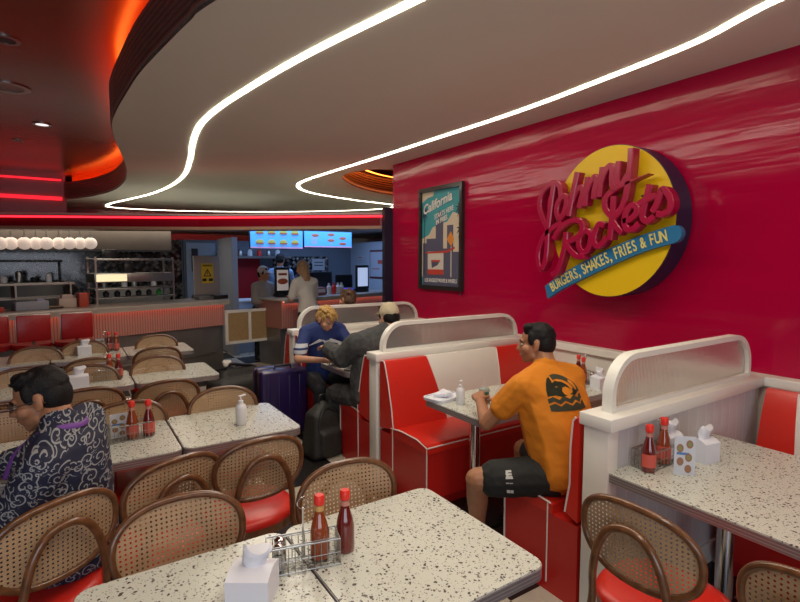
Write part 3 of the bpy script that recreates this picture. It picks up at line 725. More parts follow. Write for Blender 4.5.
# middle booth table items
rack(3.36, 2.47, R(80), 'chrome wire rack at wall end of the booth table behind the man in orange', .22)
bottle(3.36, 2.53, TZ+.006, KETCH, 'left sauce bottle by the wall behind the man in orange', h=.2)
bottle(3.30, 2.44, TZ+.006, KETCH2, 'right sauce bottle by the wall behind the man in orange', h=.2)
shaker(3.36, 2.40, TZ+.006, 'glass shaker in the wall-end rack behind the man in orange', SALT)
napkin_box(3.28, 2.27, R(70), 'white napkin box at wall end of the booth table, near the arched glass', .12, .10, .09, style=1)
t = thing('food_tray', 'white paper tray with crumpled napkin on the booth table', 'tray', (2.13, 2.70, TZ), R(12))
part('tray', MB().prism(rrect(.25, .17, .03), 0, .014), PAPER, t, 30)
part('tray_rim', MB().tube([(x, y, .017) for x, y in rrect(.25, .17, .03)], .006, True, 6), PAPER, t, 60)
nb = MB(); rnd = random.Random(3)
for k in range(7): nb.hull([(Vector((rnd.uniform(-.05, .06), rnd.uniform(-.04, .04), .02+rnd.uniform(0, .02))), rnd.uniform(.012, .02), None) for _ in range(4)], 1)
part('crumpled_napkin', nb, PAPER, t, 0)
t = thing('drink_cup', 'clear cup of green drink with white straw held by the man in orange', 'cup', (2.27, 2.44, TZ))
part('cup', MB().lathe([(0, 0), (.024, 0), (.034, .09), (.035, .092), (0, .092)]), mat('green_drink', (.02, .10, .055), .1, coat=.5), t, 60)
part('lid', MB().lathe([(.036, .09), (.037, .095), (.03, .11), (.015, .118), (0, .119)]), mat('clear_lid', (.5, .55, .5), .1, trans=.4), t, 60)
part('straw', MB().cyl((0, 0, .1), (.004, .006, .18), .0035, n=8), WHITE, t)
# right booth table items (against partition)
rack(2.29, 1.262, R(0), 'chrome wire rack against the nearest white partition', .30)
bottle(2.155, 1.235, TZ, KETCH, 'dark ketchup bottle with red label at the front of the right booth table', h=.215, rz=R(30))
bottle(2.295, 1.245, TZ+.006, KETCH2, 'orange chilli bottle behind the menu card on the right booth table', h=.215)
menu_card(2.25, 1.125, R(-48), 'white menu card with food pictures leaning by the rack at right', k=1.35)
napkin_box(2.50, 1.16, R(-10), 'white napkin holder on the right booth table beside the menu card', .10, .085, .10)
napkin_box(2.40, 1.268, R(-5), 'white tissue box tucked behind the napkin holder against the partition', .10, .06, .11, TZ+.006)
# back booth table: food scraps
t = thing('food_scraps', 'crumpled white wrapper with orange food scraps before the blond diner', 'food', (2.10, 4.02, TZ))
nb = MB(); rnd = random.Random(5)
for k in range(8):
    c = Vector((rnd.uniform(-.13, .12), rnd.uniform(-.08, .1), .014)); nb.hull([(c+Vector((rnd.uniform(-.05, .05), rnd.uniform(-.04, .04), rnd.uniform(-.008, .02))), .005, None) for _ in range(5)], 1)
part('paper_wrapper', nb, PAPER, t, 0)
nb = MB()
for k in range(14): nb.ell((rnd.uniform(-.10, .12), rnd.uniform(-.14, .03), .02+rnd.uniform(0, .012)), (.016, .012, .008), sub=1)
part('orange_scraps', nb, mat('orange_food', (.65, .16, .04), .6), t)
t = thing('smartphone', 'black phone lying on the corner of the back booth table', 'phone', (2.03, 3.87, TZ), R(20))
part('body', MB().box((0, 0, .005), (.13, .065, .009), .003), BLACK, t)
part('screen', MB().box((0, 0, .0098), (.12, .058, .0006)), mat('dark_screen', (.01, .01, .012), .08), t)
# =================================================================== WALL SIGN AND POSTER
def P2(px, py, X): p = atX(px, py, X); return Vector((p.y, p.z))
# right wall seen from the room: screen-right = -Y.  sign plane coords (u=-y, v=z)
XS = 3.38
sc = atX(606, 221, XS)
sign = thing('wall_sign', 'large round yellow restaurant sign with red script lettering on the crimson wall', 'sign', (WX, sc.y, sc.z))
def SW(px, py, X): p = atX(px, py, X); return Vector((X-WX, p.y-sc.y, p.z-sc.z))
tp = SW(610, 145, XS); bt_ = SW(618, 298, XS); lf = SW(541, 215, XS); rr_ = SW(667, 225, XS)
RAD = .556; RH = .505
cz_ = (tp.z+bt_.z)/2; cy_ = SW(608, 222, XS).y
MXW = Matrix(((0, 0, -1, 0), (-1, 0, 0, 0), (0, 1, 0, 0), (0, 0, 0, 1)))  # (x,y,h) -> X=-h, Y=-x, Z=y
circ = [(RH*math.cos(2*PI*k/96)-cy_, RAD*math.sin(2*PI*k/96)+cz_) for k in range(96)]
circ2 = [((RH+.004)*math.cos(2*PI*k/96)-cy_, (RAD+.004)*math.sin(2*PI*k/96)+cz_) for k in range(96)]
YEL = mat('sign_yellow', (.76, .50, .004), .4); NAVY = mat('sign_navy', (.01, .018, .06), .35)
part('backing_drum', MB().prism(circ2, .02, WX-XS-.004, MXW), NAVY, sign, 40)
part('yellow_disc', MB().prism(circ, WX-XS-.006, WX-XS, MXW), YEL, sign, 40)
part('mounting_bracket', MB().box((-.012, 0, cz_), (.024, .3, .5)), BLACK, sign)
# blue band, arched
up = [(545, 286), (560, 275), (585, 261), (615, 246), (645, 234), (672, 225.5)]
dn = [(547.5, 298.5), (562, 289), (588, 276), (618, 262), (648, 250), (674, 243)]
XB = 3.335
U = [SW(*p, XB) for p in up]; D = [SW(*p, XB) for p in dn]
U = catmull(U, 5); D = catmull(D, 5)
endc = (U[-1]+D[-1])/2; er = (U[-1]-D[-1]).length/2; dv = (U[-1]-U[-2]).normalized(); upv = (U[-1]-D[-1]).normalized()
endp = [endc+upv*er*math.cos(R(a))+dv*er*math.sin(R(a)) for a in range(15, 180, 15)]
poly = [(-p.y, p.z) for p in U+endp+D[::-1]]
part('blue_band', MB().prism(poly, WX-XS, WX-XB, MXW), mat('sign_blue', (.015, .16, .34), .4), sign, 40)
# lettering along the band
LET = "BURGERS, SHAKES, FRIES & FUN"
mid = [(a+b_)/2 for a, b_ in zip(U, D)]
L = [0]
for a, b_ in zip(mid, mid[1:]): L.append(L[-1]+(b_-a).length)
def atlen(s):
    for i in range(len(L)-1):
        if s <= L[i+1] or i == len(L)-2:
            f = (s-L[i])/(L[i+1]-L[i]); return mid[i].lerp(mid[i+1], f), (mid[i+1]-mid[i]).normalized(), (U[i]-D[i]).length
wd = {' ': .45, ',': .45, 'I': .5, '&': 1.15}
tot = sum(wd.get(c, 1) for c in LET); s0, s1 = .05*L[-1], .965*L[-1]; u_ = (s1-s0)/tot; cur = s0
bm_l = bmesh.new()
for c in LET:
    wv = wd.get(c, 1)*u_; 
    if c != ' ':
        p, d, hh = atlen(cur+wv/2); zz = Vector((-1, 0, 0))
        z_up = Vector((0, 0, 1)); z_up = (z_up-d*z_up.dot(d)).normalized()
        sl = Matrix.Identity(4)
        me = text_mesh(c, hh*.95, Matrix(), .0015, 'CENTER', .60 if c != ',' else .8, .002)
        m_ = Matrix((d, z_up, d.cross(z_up))).transposed().to_4x4(); m_.translation = p+Vector((-.004, 0, 0))
        me.transform(m_); bm_l.from_mesh(me); bpy.data.meshes.remove(me)
    cur += wv
me = bpy.data.meshes.new('tagline_lettering'); bm_l.to_mesh(me); bm_l.free(); link('tagline_lettering', me, mat('tagline_cream', (.72, .62, .18), .5), sign)
# script letters: strokes traced in the plane of the letter fronts
XL = 3.27; DEP = .075
SK = [0]
def stroke(name, px, wd_=.024, close=False, taper=False):
    SK[0] += 1; dx = Vector((-.0016*(SK[0] % 5), 0, 0))
    P = [p+dx for p in catmull([SW(x, y, XL) for x, y in px], 7, close)]; b = MB(); N = len(P)
    ring = []
    wds = [wd_*(1 if not taper else max(.12, min(1, (N-1-i)/(N*.25)))) for i in range(N)]
    Lp, Rp = [], []
    for i, p in enumerate(P):
        a = P[i-1] if (i > 0 or close) else P[0]; c = P[(i+1) % N] if (close or i < N-1) else P[-1]
        d = (c-a).normalized(); nn = Vector((0, -d.z, d.y))
        Lp.append(p+nn*wds[i]); Rp.append(p-nn*wds[i])
    back = Vector((DEP, 0, 0)); bev = Vector((.008, 0, 0))
    rows = []
    for i in range(N):
        l_, r_ = Lp[i], Rp[i]; c = P[i]
        rows.append([b.b.verts.new(v) for v in (l_+back, l_+bev, c.lerp(l_, .72), c.lerp(r_, .72), r_+bev, r_+back)])
    for i in range(N if close else N-1):
        A, B = rows[i], rows[(i+1) % N]
        for k in range(6): b.b.faces.new((A[k], A[(k+1) % 6], B[(k+1) % 6], B[k]))
    if not close: b.b.faces.new(rows[0]); b.b.faces.new(rows[-1][::-1])
    return b
SCR = mat('script_magenta_red', (.36, .001, .042), .3, coat=.3)
letters = {
 'letter_j': [([(560, 196), (559, 186), (553, 183), (546, 187), (540, 197), (539, 208), (543, 220), (548, 230)], 1), ([(553, 184), (551, 198), (549, 214), (547, 232), (546, 250), (544, 263), (540, 269), (537.5, 262), (538, 250), (543, 237), (552, 228), (562, 222)], 1)],
 'letter_o': [([(563, 196), (558, 202), (556, 211), (558, 218), (562, 216), (565, 208), (566, 199)], 2)],
 'letter_h': [([(577, 172), (574, 186), (571, 200), (568, 216)], 1), ([(571, 202), (575, 192), (580, 187), (582, 191), (580, 200), (578, 208)], 1)],
 'letter_n': [([(587, 177), (585.5, 190), (584, 206)], 1), ([(585, 194), (589, 184), (594, 177), (596, 181), (594, 190), (593, 199)], 1)],
 'letter_n.001': [([(602, 167), (600.5, 180), (598.5, 197)], 1), ([(600, 184), (604, 173), (609, 166), (612, 169), (611.5, 179), (613, 188), (618, 186)], 1)],
 'letter_y': [([(618, 161), (616.5, 174), (617, 184), (622, 183), (627, 174)], 1), ([(630.5, 148), (629.5, 164), (627.5, 182), (624, 199), (619, 210), (611, 215), (605, 209), (604, 201), (608, 194), (619, 187), (633, 180), (648, 173.5)], 3)],
 'letter_r': [([(565.5, 232), (564, 246), (560, 262), (556, 272), (551, 275)], 1), ([(553, 239), (560, 228), (570, 221), (579, 221), (582, 228), (578, 236), (570, 241), (564, 243)], 1), ([(565, 243), (570, 250), (576, 256), (585, 256)], 1)],
 'letter_o.001': [([(584, 231), (579, 237), (578, 246), (582, 252), (587, 249), (590, 240), (589, 233)], 2)],
 'letter_c': [([(604, 226), (599, 224), (595, 230), (593, 240), (596, 246), (601, 244), (606, 237)], 1)],
 'letter_k': [([(613, 196), (612, 212), (610.5, 226), (609, 240)], 1), ([(624, 206), (618, 213), (612.5, 220), (616, 227), (622, 233)], 1)],
 'letter_e': [([(623, 221), (630, 219), (636, 213), (636, 207), (631, 205.5), (626, 212), (624, 222), (627, 229), (633, 229), (639, 223)], 1)],
 'letter_t': [([(649, 184), (646, 196), (642.5, 209), (642, 218), (647, 221), (654, 216)], 1), ([(637, 205), (646, 199.5), (656, 195)], 1)],
 'letter_s': [([(652, 212), (657, 202), (661, 190), (666, 192), (670, 200), (669, 209), (663, 214), (656, 214)], 1)],
}
for nm, st in letters.items():
    B = MB()
    for px, kind in st:
        q = stroke(nm, px, .0235, kind == 2, kind == 3); me = bpy.data.meshes.new('t'); bmesh.ops.recalc_face_normals(q.b, faces=q.b.faces[:]); q.b.to_mesh(me); q.b.free(); B.b.from_mesh(me); bpy.data.meshes.remove(me)
    part(nm.split('.')[0], B, SCR, sign, 30)
pn = MB()
for yy, zz in ((.35, .25), (-.3, .15), (.25, -.15), (-.1, 0)): pn.cyl((-.2, yy, zz), (XL+DEP-WX, yy, zz), .008, n=8)
part('letter_pins', pn, BLACK, sign)
# poster
pc = atX(443.5, 238, WX-.03); pw, ph = .80, 1.185
po = thing('framed_poster', 'black framed teal poster with white script over a city skyline and palm trees', 'poster', (WX, 4.61, 1.962))
MP = Matrix(((0, 0, -1, 0), (-1, 0, 0, 0), (0, 1, 0, 0), (0, 0, 0, 1)))
def PX(poly, h0, h1, name, m): return part(name, MB().prism(poly, h0, h1, MP), m, po, 30)
PX([(-pw/2, -ph/2), (pw/2, -ph/2), (pw/2, ph/2), (-pw/2, ph/2)], .002, .045, 'frame', None or BLACK)
o = po.children[0]; bpy.data.objects.remove(o)
f = MB(); f.prism([(-pw/2, -ph/2), (pw/2, -ph/2), (pw/2, ph/2), (-pw/2, ph/2)], .002, .05, MP, holes=[[(-pw/2+.04, -ph/2+.045), (pw/2-.04, -ph/2+.045), (pw/2-.04, ph/2-.045), (-pw/2+.04, ph/2-.045)]])
part('frame', f, mat('black_frame', (.015, .013, .012), .3, coat=.3), po)
a_, b2 = pw/2-.038, ph/2-.043
def rectp(x0, y0, x1, y1): return [(x0, y0), (x1, y0), (x1, y1), (x0, y1)]
PX(rectp(-a_, -b2, a_, b2), .01, .02, 'teal_sky', mat('poster_teal', (.04, .30, .34), .5))
PX([(-a_, -b2+.1), (a_, -b2+.1), (a_, .24), (.22, .28), (.12, .18), (-.02, .16), (-.15, .13), (-.22, .05), (-a_, .0)], .02, .0215, 'cloud', mat('poster_cream', (.62, .52, .38), .5))
PX([(-a_, b2-.005), (-.12, b2-.005), (-.15, b2-.06), (-.25, b2-.07), (-a_, b2-.12)], .02, .0215, 'corner_cloud', MATS['poster_cream'])
sky = MB()
for sk_, (x0, x1, h) in enumerate(((-.34, -.24, -.05), (-.27, -.09, .0), (-.09, .05, .20), (-.04, .03, .31), (.12, .23, .14), (.20, .36, -.16), (-.12, .13, -.12))):
    sky.prism(rectp(x0, -b2+.002, x1, h), .0215, .0221+.0001*sk_, MP)
part('skyline', sky, mat('poster_slate', (.085, .085, .14), .5), po, 0)
palm = MB()
for cx, cy in ((-.31, .32), (.34, .33), (.36, .10)):
    palm.prism([(cx-.008, cy-.75), (cx+.008, cy-.75), (cx+.005, cy), (cx-.005, cy)], .0230, .0233, MP)
    for a in range(0, 360, 40):
        c, s_ = math.cos(R(a)), math.sin(R(a)); tip = (cx+.10*c*.8, cy+.10*s_-.03)
        tip = (max(-a_+.004, min(a_-.004, tip[0])), tip[1])
        palm.prism([(cx-.02*s_, cy+.02*c), (tip[0], tip[1]), (cx+.02*s_, cy-.02*c)], .0231, .0234+.000003*a, MP)
part('palm_trees', palm, mat('poster_palm', (.02, .04, .08), .5), po, 0)
PX(rectp(-.24, -.42, .06, -.15), .0235, .0245, 'diner_wall', mat('poster_white', (.6, .56, .48), .5))
PX([(-.28, -.155), (.10, -.145), (.20, -.12), (.26, -.10), (.26, -.125), (.12, -.17), (-.28, -.175)], .0245, .0255, 'diner_roof', mat('poster_red', (.5, .05, .03), .5))
PX([(-.17, -.26), (0, -.26), (-.05, -.31), (-.16, -.345)], .0245, .0255, 'diner_window', MATS['poster_slate'])
PX(rectp(-.17, -.272, 0, -.25), .0255, .026, 'diner_awning', MATS['poster_red'])
PX(rectp(-.24, -.42, .06, -.36), .0245, .0255, 'diner_base', MATS['poster_red'])
PX(rectp(.19, -.44, .205, -.1), .0245, .0255, 'sign_post', MATS['poster_white'])
PX([(.12, -.02), (.19, .07), (.25, -.02), (.2, -.10)], .0245, .0255, 'diamond_sign', mat('poster_orange', (.7, .25, .03), .5))
def ptxt(s, x, y, size, sh, rot, nm, m, cond=.8, bold=.002):
    M = MP @ Matrix.Translation((x, y, .0245)) @ Matrix.Rotation(R(rot), 4, 'Z') @ Matrix(((1, sh, 0, 0), (0, 1, 0, 0), (0, 0, 1, 0), (0, 0, 0, 1)))
    link(nm, text_mesh(s, size, M, .0012, 'CENTER', cond, bold), m, po)
PW = mat('poster_lettering', (.72, .70, .66), .5)
ptxt('California', -.06, .40, .15, .35, 14, 'script_heading', PW, .95, .003)
ptxt('STARTS HERE', .06, .285, .075, .2, 14, 'heading_line', PW, .8, .001)
ptxt('IN FRIES', .02, .205, .075, .2, 14, 'heading_line', PW)
ptxt('LOS ANGELES WAVES & WHEELS', 0, -.49, .062, 0, 0, 'footer_line', PW, .66, .0005)
# =================================================================== COUNTERS (turned about 18 degrees)
CA = R(18); CU = Vector((math.cos(CA), math.sin(CA)))
PINK = stripes('pink_ribbed_tile', (.34, .14, .11), (.58, .27, .22), .034, 0, .3, .3, .006)
MARB = mat('counter_top_stone', (.42, .37, .31), .25, var=.1, vscale=3)
def lcounter(o, L, label, nm, ztile=.70, top=1.1):
    t = thing(nm, label, 'counter', (o[0], o[1], 0), CA)   # origin = right front foot for left counter
    part('kick_panel', MB().box((L/2, .30, ztile/2), (abs(L)-.02, .56, ztile)), STEELD, t)
    part('tiled_front', MB().box((L/2, .27, (ztile+top-.04)/2), (abs(L), .60, top-.04-ztile)), PINK, t)
    part('countertop', MB().box((L/2, .24, top-.02), (abs(L)+.05, .76, .04), .006), MARB, t)
    part('light_strip', MB().box((L/2, -.075, top-.046), (abs(L)-.02, .03, .010)), LEDP, t)
    part('countertop_lip', MB().box((L/2, -.134, top-.045), (abs(L)+.04, .010, .05)), MARB, t)
    part('steel_rail', MB().box((L/2, .0, .28), (abs(L)-.3, .04, .02)), STEEL, t)
    return t
lc = lcounter((2.0, 8.12), -6.0, 'long pink tiled service counter on the left with steel base', 'service_counter')
cc = lcounter((2.78, 7.72), 3.9, 'cashier counter with pink tiled front and glowing strip', 'cashier_counter', .62)
# gate
g = thing('swing_gate', 'low white gate with two tan woven panels between the counters', 'gate', (1.99, 8.0, 0), R(8))
gf = MB(); 
for z in (.42, .91): gf.box((.40, 0, z), (.80, .035, .045))
for x in (.02, .40, .78): gf.box((x, 0, .665), (.045, .035, .50))
part('gate_frame', gf, WPAINT, g)
for x in (.21, .59): part('woven_panel', MB().box((x, 0, .665), (.335, .012, .45)), mat('tan_cane_panel', (.38, .25, .11), .6, var=.15, vscale=40), g)
part('gate_post', MB().box((.84, -.02, .5), (.06, .06, 1.0), .004), WPAINT, g)
# bar stools
for k, (px, lab) in enumerate(((-12, 'red padded bar stool at the left picture edge'), (31, 'middle red padded bar stool below the service counter'), (74, 'right-hand red padded bar stool below the service counter'))):
    p = atY(px, 325, 6.9)
    st = thing('bar_stool', lab, 'stool', (p.x, 6.95, 0), R(10), None)
    part('backrest', MB().box((0, -.17, .965), (.31, .05, .29), .015), mat('stool_red', (.36, .008, .010), .35, bump=(14, .4, .01)), st)
    part('backrest_frame', MB().box((0, -.135, .965), (.32, .025, .30), .006), STEEL, st)
    part('seat', MB().lathe([(0, .72), (.19, .72), (.2, .74), (.19, .775), (0, .785)], (0, .05, 0)), MATS['stool_red'], st, 50)
    part('post', MB().cyl((0, .02, .02), (0, .02, .73), .03), STEELD, st)
    part('base', MB().lathe([(0, 0), (.22, 0), (.2, .02), (.05, .04), (0, .04)], (0, .02, 0)), STEELD, st)
    part('back_bracket', MB().tube([(0, .0, .70), (0, -.12, .72), (0, -.135, .85)], .014), STEELD, st)
# =================================================================== KITCHEN
MOSA = tiles('dark_mosaic_tile', (.015, .015, .018), (.30, .28, .26), (.01, .01, .01), .062, .062, .12, rotate=R(45))
mb = MB(); mb.box((-1.1, 11.0, 1.06), (6.0, .1, 2.12)); struct('wall_kitchen', mb, MOSA)
mb = MB(); mb.box((3.35, 10.75, 1.06), (2.9, .1, 2.12)); mb.box((6.2, 10.75, 1.06), (2.8, .1, 2.12)); struct('wall_cashier', mb, mat('cashier_grey_blue', (.16, .19, .24), .5))
mb = MB(); mb.box((5.66, 9.0, 1.06), (.1, 3.4, 2.12)); struct('wall_cashier_side', mb, mat('cashier_side_white', (.40, .44, .50), .5))
mb = MB(); mb.box((2.46, 9.6, 1.06), (.10, 1.0, 2.12)); struct('wall_jamb', mb, mat('jamb_grey', (.36, .38, .42), .4))
mb = MB(); mb.box((2.2, 11.0, 1.06), (.62, .06, 2.12)); struct('wall_passage', mb, mat('passage_blue', (.20, .27, .36), .5))
# door in passage
mb = MB(); mb.box((2.2, 10.60, 1.03), (.55, .05, 2.06)); o = struct('door_1', mb, mat('pale_blue_door', (.26, .33, .42), .45))
h = part('door_window', MB().box((-.12+2.2, 10.565, 1.72), (.12, .02, .45)), mat('dark_glass', (.02, .04, .05), .1), o)
# hood
h = thing('extractor_hood', 'long stainless extractor hood above the open kitchen', 'hood', (-.9, 10.3, 0))
part('hood_body', MB().box((0, 0, 2.10), (4.9, .9, .42), .01), mat('warm_stainless', (.24, .20, .16), .45, .8, var=.15, vscale=1.5), h)
part('hood_lip', MB().box((0, -.46, 1.875), (4.9, .05, .03)), BLACK, h)
# globe pendants
GL = mat('opal_globe', (.9, .8, .7), .4, emit=(1, .76, .62), es=.36)
gx = [-2, 9.5, 14.5, 24, 36, 47, 59, 70, 80, 89.5]
gx = [0, 11, 24.5, 36, 46.5, 59, 69.5, 80, 90.5]
first = None
for k, x in enumerate(gx):
    p = atY(x, 243.3, 9.2+.05*(k % 2))
    if first is None:
        t = thing('globe_pendant', 'opal globe pendant over the service counter', 'lamp', (p.x, p.y, p.z), 0, 'opal globe pendants in a row')
        part('globe', MB().ell((0, 0, 0), (.092, .092, .092)), GL, t, 80); part('stem', MB().cyl((0, 0, .085), (0, 0, 2.32-p.z), .006, n=8), STEEL, t); part('collar', MB().cyl((0, 0, .084), (0, 0, .105), .03, n=14), STEEL, t); first = t
    else: dup(first, (p.x, p.y, p.z), 0, 'opal globe pendant over the service counter')
# pass-through shelf unit
u = thing('heated_pass_shelf', 'stainless pass shelf unit with lamps standing on the service counter', 'shelf', (1.0, 8.55, 1.1), R(16))
for z, hh, m in ((.62, .03, STEEL), (.36, .13, STEEL), (.20, .02, STEEL), (.07, .02, STEELD)):
    part('shelf', MB().box((-.23, 0, z), (1.12, .34, hh), .003), m, u)
part('warming_light', MB().box((-.57, -.174, .36), (.40, .008, .10)), mat('warming_glow', (1, .9, .6), .5, emit=(1, .85, .5), es=.8), u)
for x in (-.77, .31):
    for y in (-.16, .16): part('upright', MB().box((x, y, .33), (.025, .025, .66)), STEEL, u)
def boxthing(nm, label, cat, c, d, m, rz=0, bev=.01, extra=None):
    t = thing(nm, label, cat, (c[0], c[1], c[2]), rz); part('body', MB().box((0, 0, d[2]/2), d, bev), m, t)
    if extra:
        for en, ec, ed, em in extra: part(en, MB().box(ec, ed, min(.004, min(ed)/3)), em, t)
    return t
boxthing('receipt_printer', 'small black printer on top of the pass shelf', 'printer', (.50, 8.43, 1.735), (.17, .14, .13), BLACK, R(16), extra=[('paper_slot', (0, -.02, .131), (.1, .02, .004), WHITE)])
boxthing('ticket_machine', 'black machine standing on middle shelf of the pass unit', 'machine', (.72, 8.47, 1.53), (.13, .14, .14), BLACK, R(16), extra=[('foot', (0, 0, -.005), (.2, .1, .01), BLACK)])
boxthing('sauce_tub', 'red tub on the service counter left of the pass shelf', 'tub', (.13, 7.84, 1.1), (.11, .11, .17), mat('tub_orange_red', (.42, .05, .02), .5), R(16), extra=[('lid', (0, 0, .175), (.12, .12, .01), REDCAP)])
boxthing('cardboard_box', 'pale peaked carton on the service counter near the red tub', 'box', (-.05, 7.85, 1.1), (.2, .12, .12), mat('pale_carton', (.50, .40, .33), .7), R(16), extra=[('flap', (0, 0, .14), (.12, .08, .05), MATS['pale_carton'])])
boxthing('food_bin', 'white bin with dark contents on the left part of the service counter', 'bin', (-.42, 7.66, 1.1), (.34, .2, .11), mat('bin_grey', (.26, .28, .32), .5), R(16), extra=[('contents', (-.05, 0, .112), (.2, .12, .02), BLACK), ('blue_bag', (.1, 0, .112), (.08, .1, .03), mat('blue_bag', (.25, .3, .5), .5))])
boxthing('red_tray', 'low red tray at left picture edge on the service counter', 'tray', (-.75, 7.50, 1.1), (.16, .12, .05), mat('tray_red', (.4, .03, .02), .5), R(16), extra=[('rim', (0, 0, .052), (.17, .13, .006), MATS['tray_red'])])
boxthing('wooden_board', 'tan cutting board on the service counter', 'board', (-.22, 7.72, 1.1), (.24, .15, .03), mat('board_tan', (.32, .20, .08), .5), R(16), extra=[('edge', (0, -.076, .015), (.24, .004, .02), BLACK)])
# glass sneeze guard and steel equipment behind left counter
u = thing('prep_shelf', 'low steel prep shelf with posts behind the left end of the counter', 'shelf', (-.9, 8.0, 1.1), R(14))
for z in (.12, .30): part('shelf', MB().box((0, 0, z), (1.9, .28, .02)), STEEL, u)
for x in (-.9, -.3, .3, .9): part('upright', MB().box((x, 0, .16), (.02, .26, .32)), STEEL, u)
boxthing('steel_fryer', 'dark steel kitchen machine against the mosaic wall at left', 'machine', (-.75, 10.5, 0), (1.3, .6, 1.35), mat('dark_steel', (.06, .06, .06), .35, .7), 0, extra=[('top_shelf', (0, -.1, 1.70), (1.3, .35, .03), BLACK), ('riser', (-.6, .1, 1.52), (.03, .2, .35), BLACK), ('riser', (.6, .1, 1.52), (.03, .2, .35), BLACK)])
boxthing('steel_fridge', 'tall steel unit behind the pass shelf', 'fridge', (.95, 10.5, 0), (1.2, .6, 1.2), mat('mid_steel', (.22, .22, .21), .4, .7), 0, extra=[('handle', (.4, -.31, .8), (.02, .02, .3), STEEL)])
rnd = random.Random(9)
for k in range(12):
    x = -1.3+k*.2; hh = rnd.uniform(.08, .2)
    if k >= 6: x = .5+(k-6)*.16
    o = part('kitchen_jar', MB().lathe([(0, 0), (.045, 0), (.05, hh*.8), (.03, hh), (0, hh)], n=12), [STEEL, BLACK, WHITE][k % 3]); o.location = (x if k < 6 else x, 10.35, 1.35 if k < 6 else 1.2)
    tag(o, 'kitchen jar standing on a machine before the mosaic wall' if k < 6 else 'kitchen jar standing on the steel unit behind the pass shelf', 'jar', 'jars on the fryer' if k < 6 else 'jars on the steel unit')
for k in range(7):
    p = Vector((.28+k*.145, 8.345+.042*k, 1.181)); o = part('sauce_pot', MB().lathe([(0, 0), (.035, 0), (.042, .06), (.03, .07), (.012, .09), (0, .09)], n=12), [BLACK, BLACK, mat('pot_green', (.02, .3, .05), .5), BLACK][k % 4 if k == 6 else k % 2])
    o.location = p; tag(o, 'small dark pot on lowest board of the pass shelf' if k < 6 else 'green pot at the right end of pots on the pass shelf', 'pot', 'pots on the pass shelf' if k < 6 else None)
# warning sign board
b = thing('warning_board', 'tan board with a yellow triangle warning notice right of the pass shelf', 'sign', (1.87, 8.60, 1.1), R(14))
part('board', MB().box((0, 0, .37), (.44, .03, .62), .006), mat('board_taupe', (.30, .24, .20), .5), b)
part('frame', MB().tube([(-.22, -.002, .03), (-.22, -.002, .68), (.22, -.002, .68), (.22, -.002, .03)], .012, True, 6), STEEL, b)
part('yellow_notice', MB().box((.0, -.02, .40), (.20, .008, .32)), mat('notice_yellow', (.65, .42, .02), .5), b)
MW = lambda x, z, y: basis((x, y, z), (1, 0, 0), (0, 0, 1))
part('warning_triangle', MB().prism([(-.07, -.05), (.07, -.05), (0, .075)], 0, .002, MW(0, .40, -.0265), holes=[[(-.045, -.036), (0, .046), (.045, -.036)]]), BLACK, b)
part('exclamation_mark', MB().box((0, -.026, .405), (.01, .003, .035)).box((0, -.026, .375), (.01, .003, .01)), BLACK, b)
link('notice_heading', text_mesh('WARNING', .042, MW(0, .525, -.0265), .001, 'CENTER', .8, .001), BLACK, b)
bb = MB()
for x in (-.055, .055): bb.box((x, -.026, .295), (.07, .003, .045))
part('notice_pictures', bb, BLACK, b)
part('stand_bar', MB().box((0, 0, .03), (.5, .06, .06)), STEELD, b)
for (x, y, d, lab) in ((1.75, 8.25, (.26, .14, .04), 'grey dish at the right part of the service counter'), (1.98, 8.28, (.22, .16, .06), 'dark tray at the right end of the service counter')):
    boxthing('serving_tray', lab, 'tray', (x, y, 1.1), d, BLACK if d[0] < .25 else STEELD, R(18), extra=[('rim', (0, 0, d[2]+.003), (d[0]+.02, d[1]+.02, .006), STEELD)])
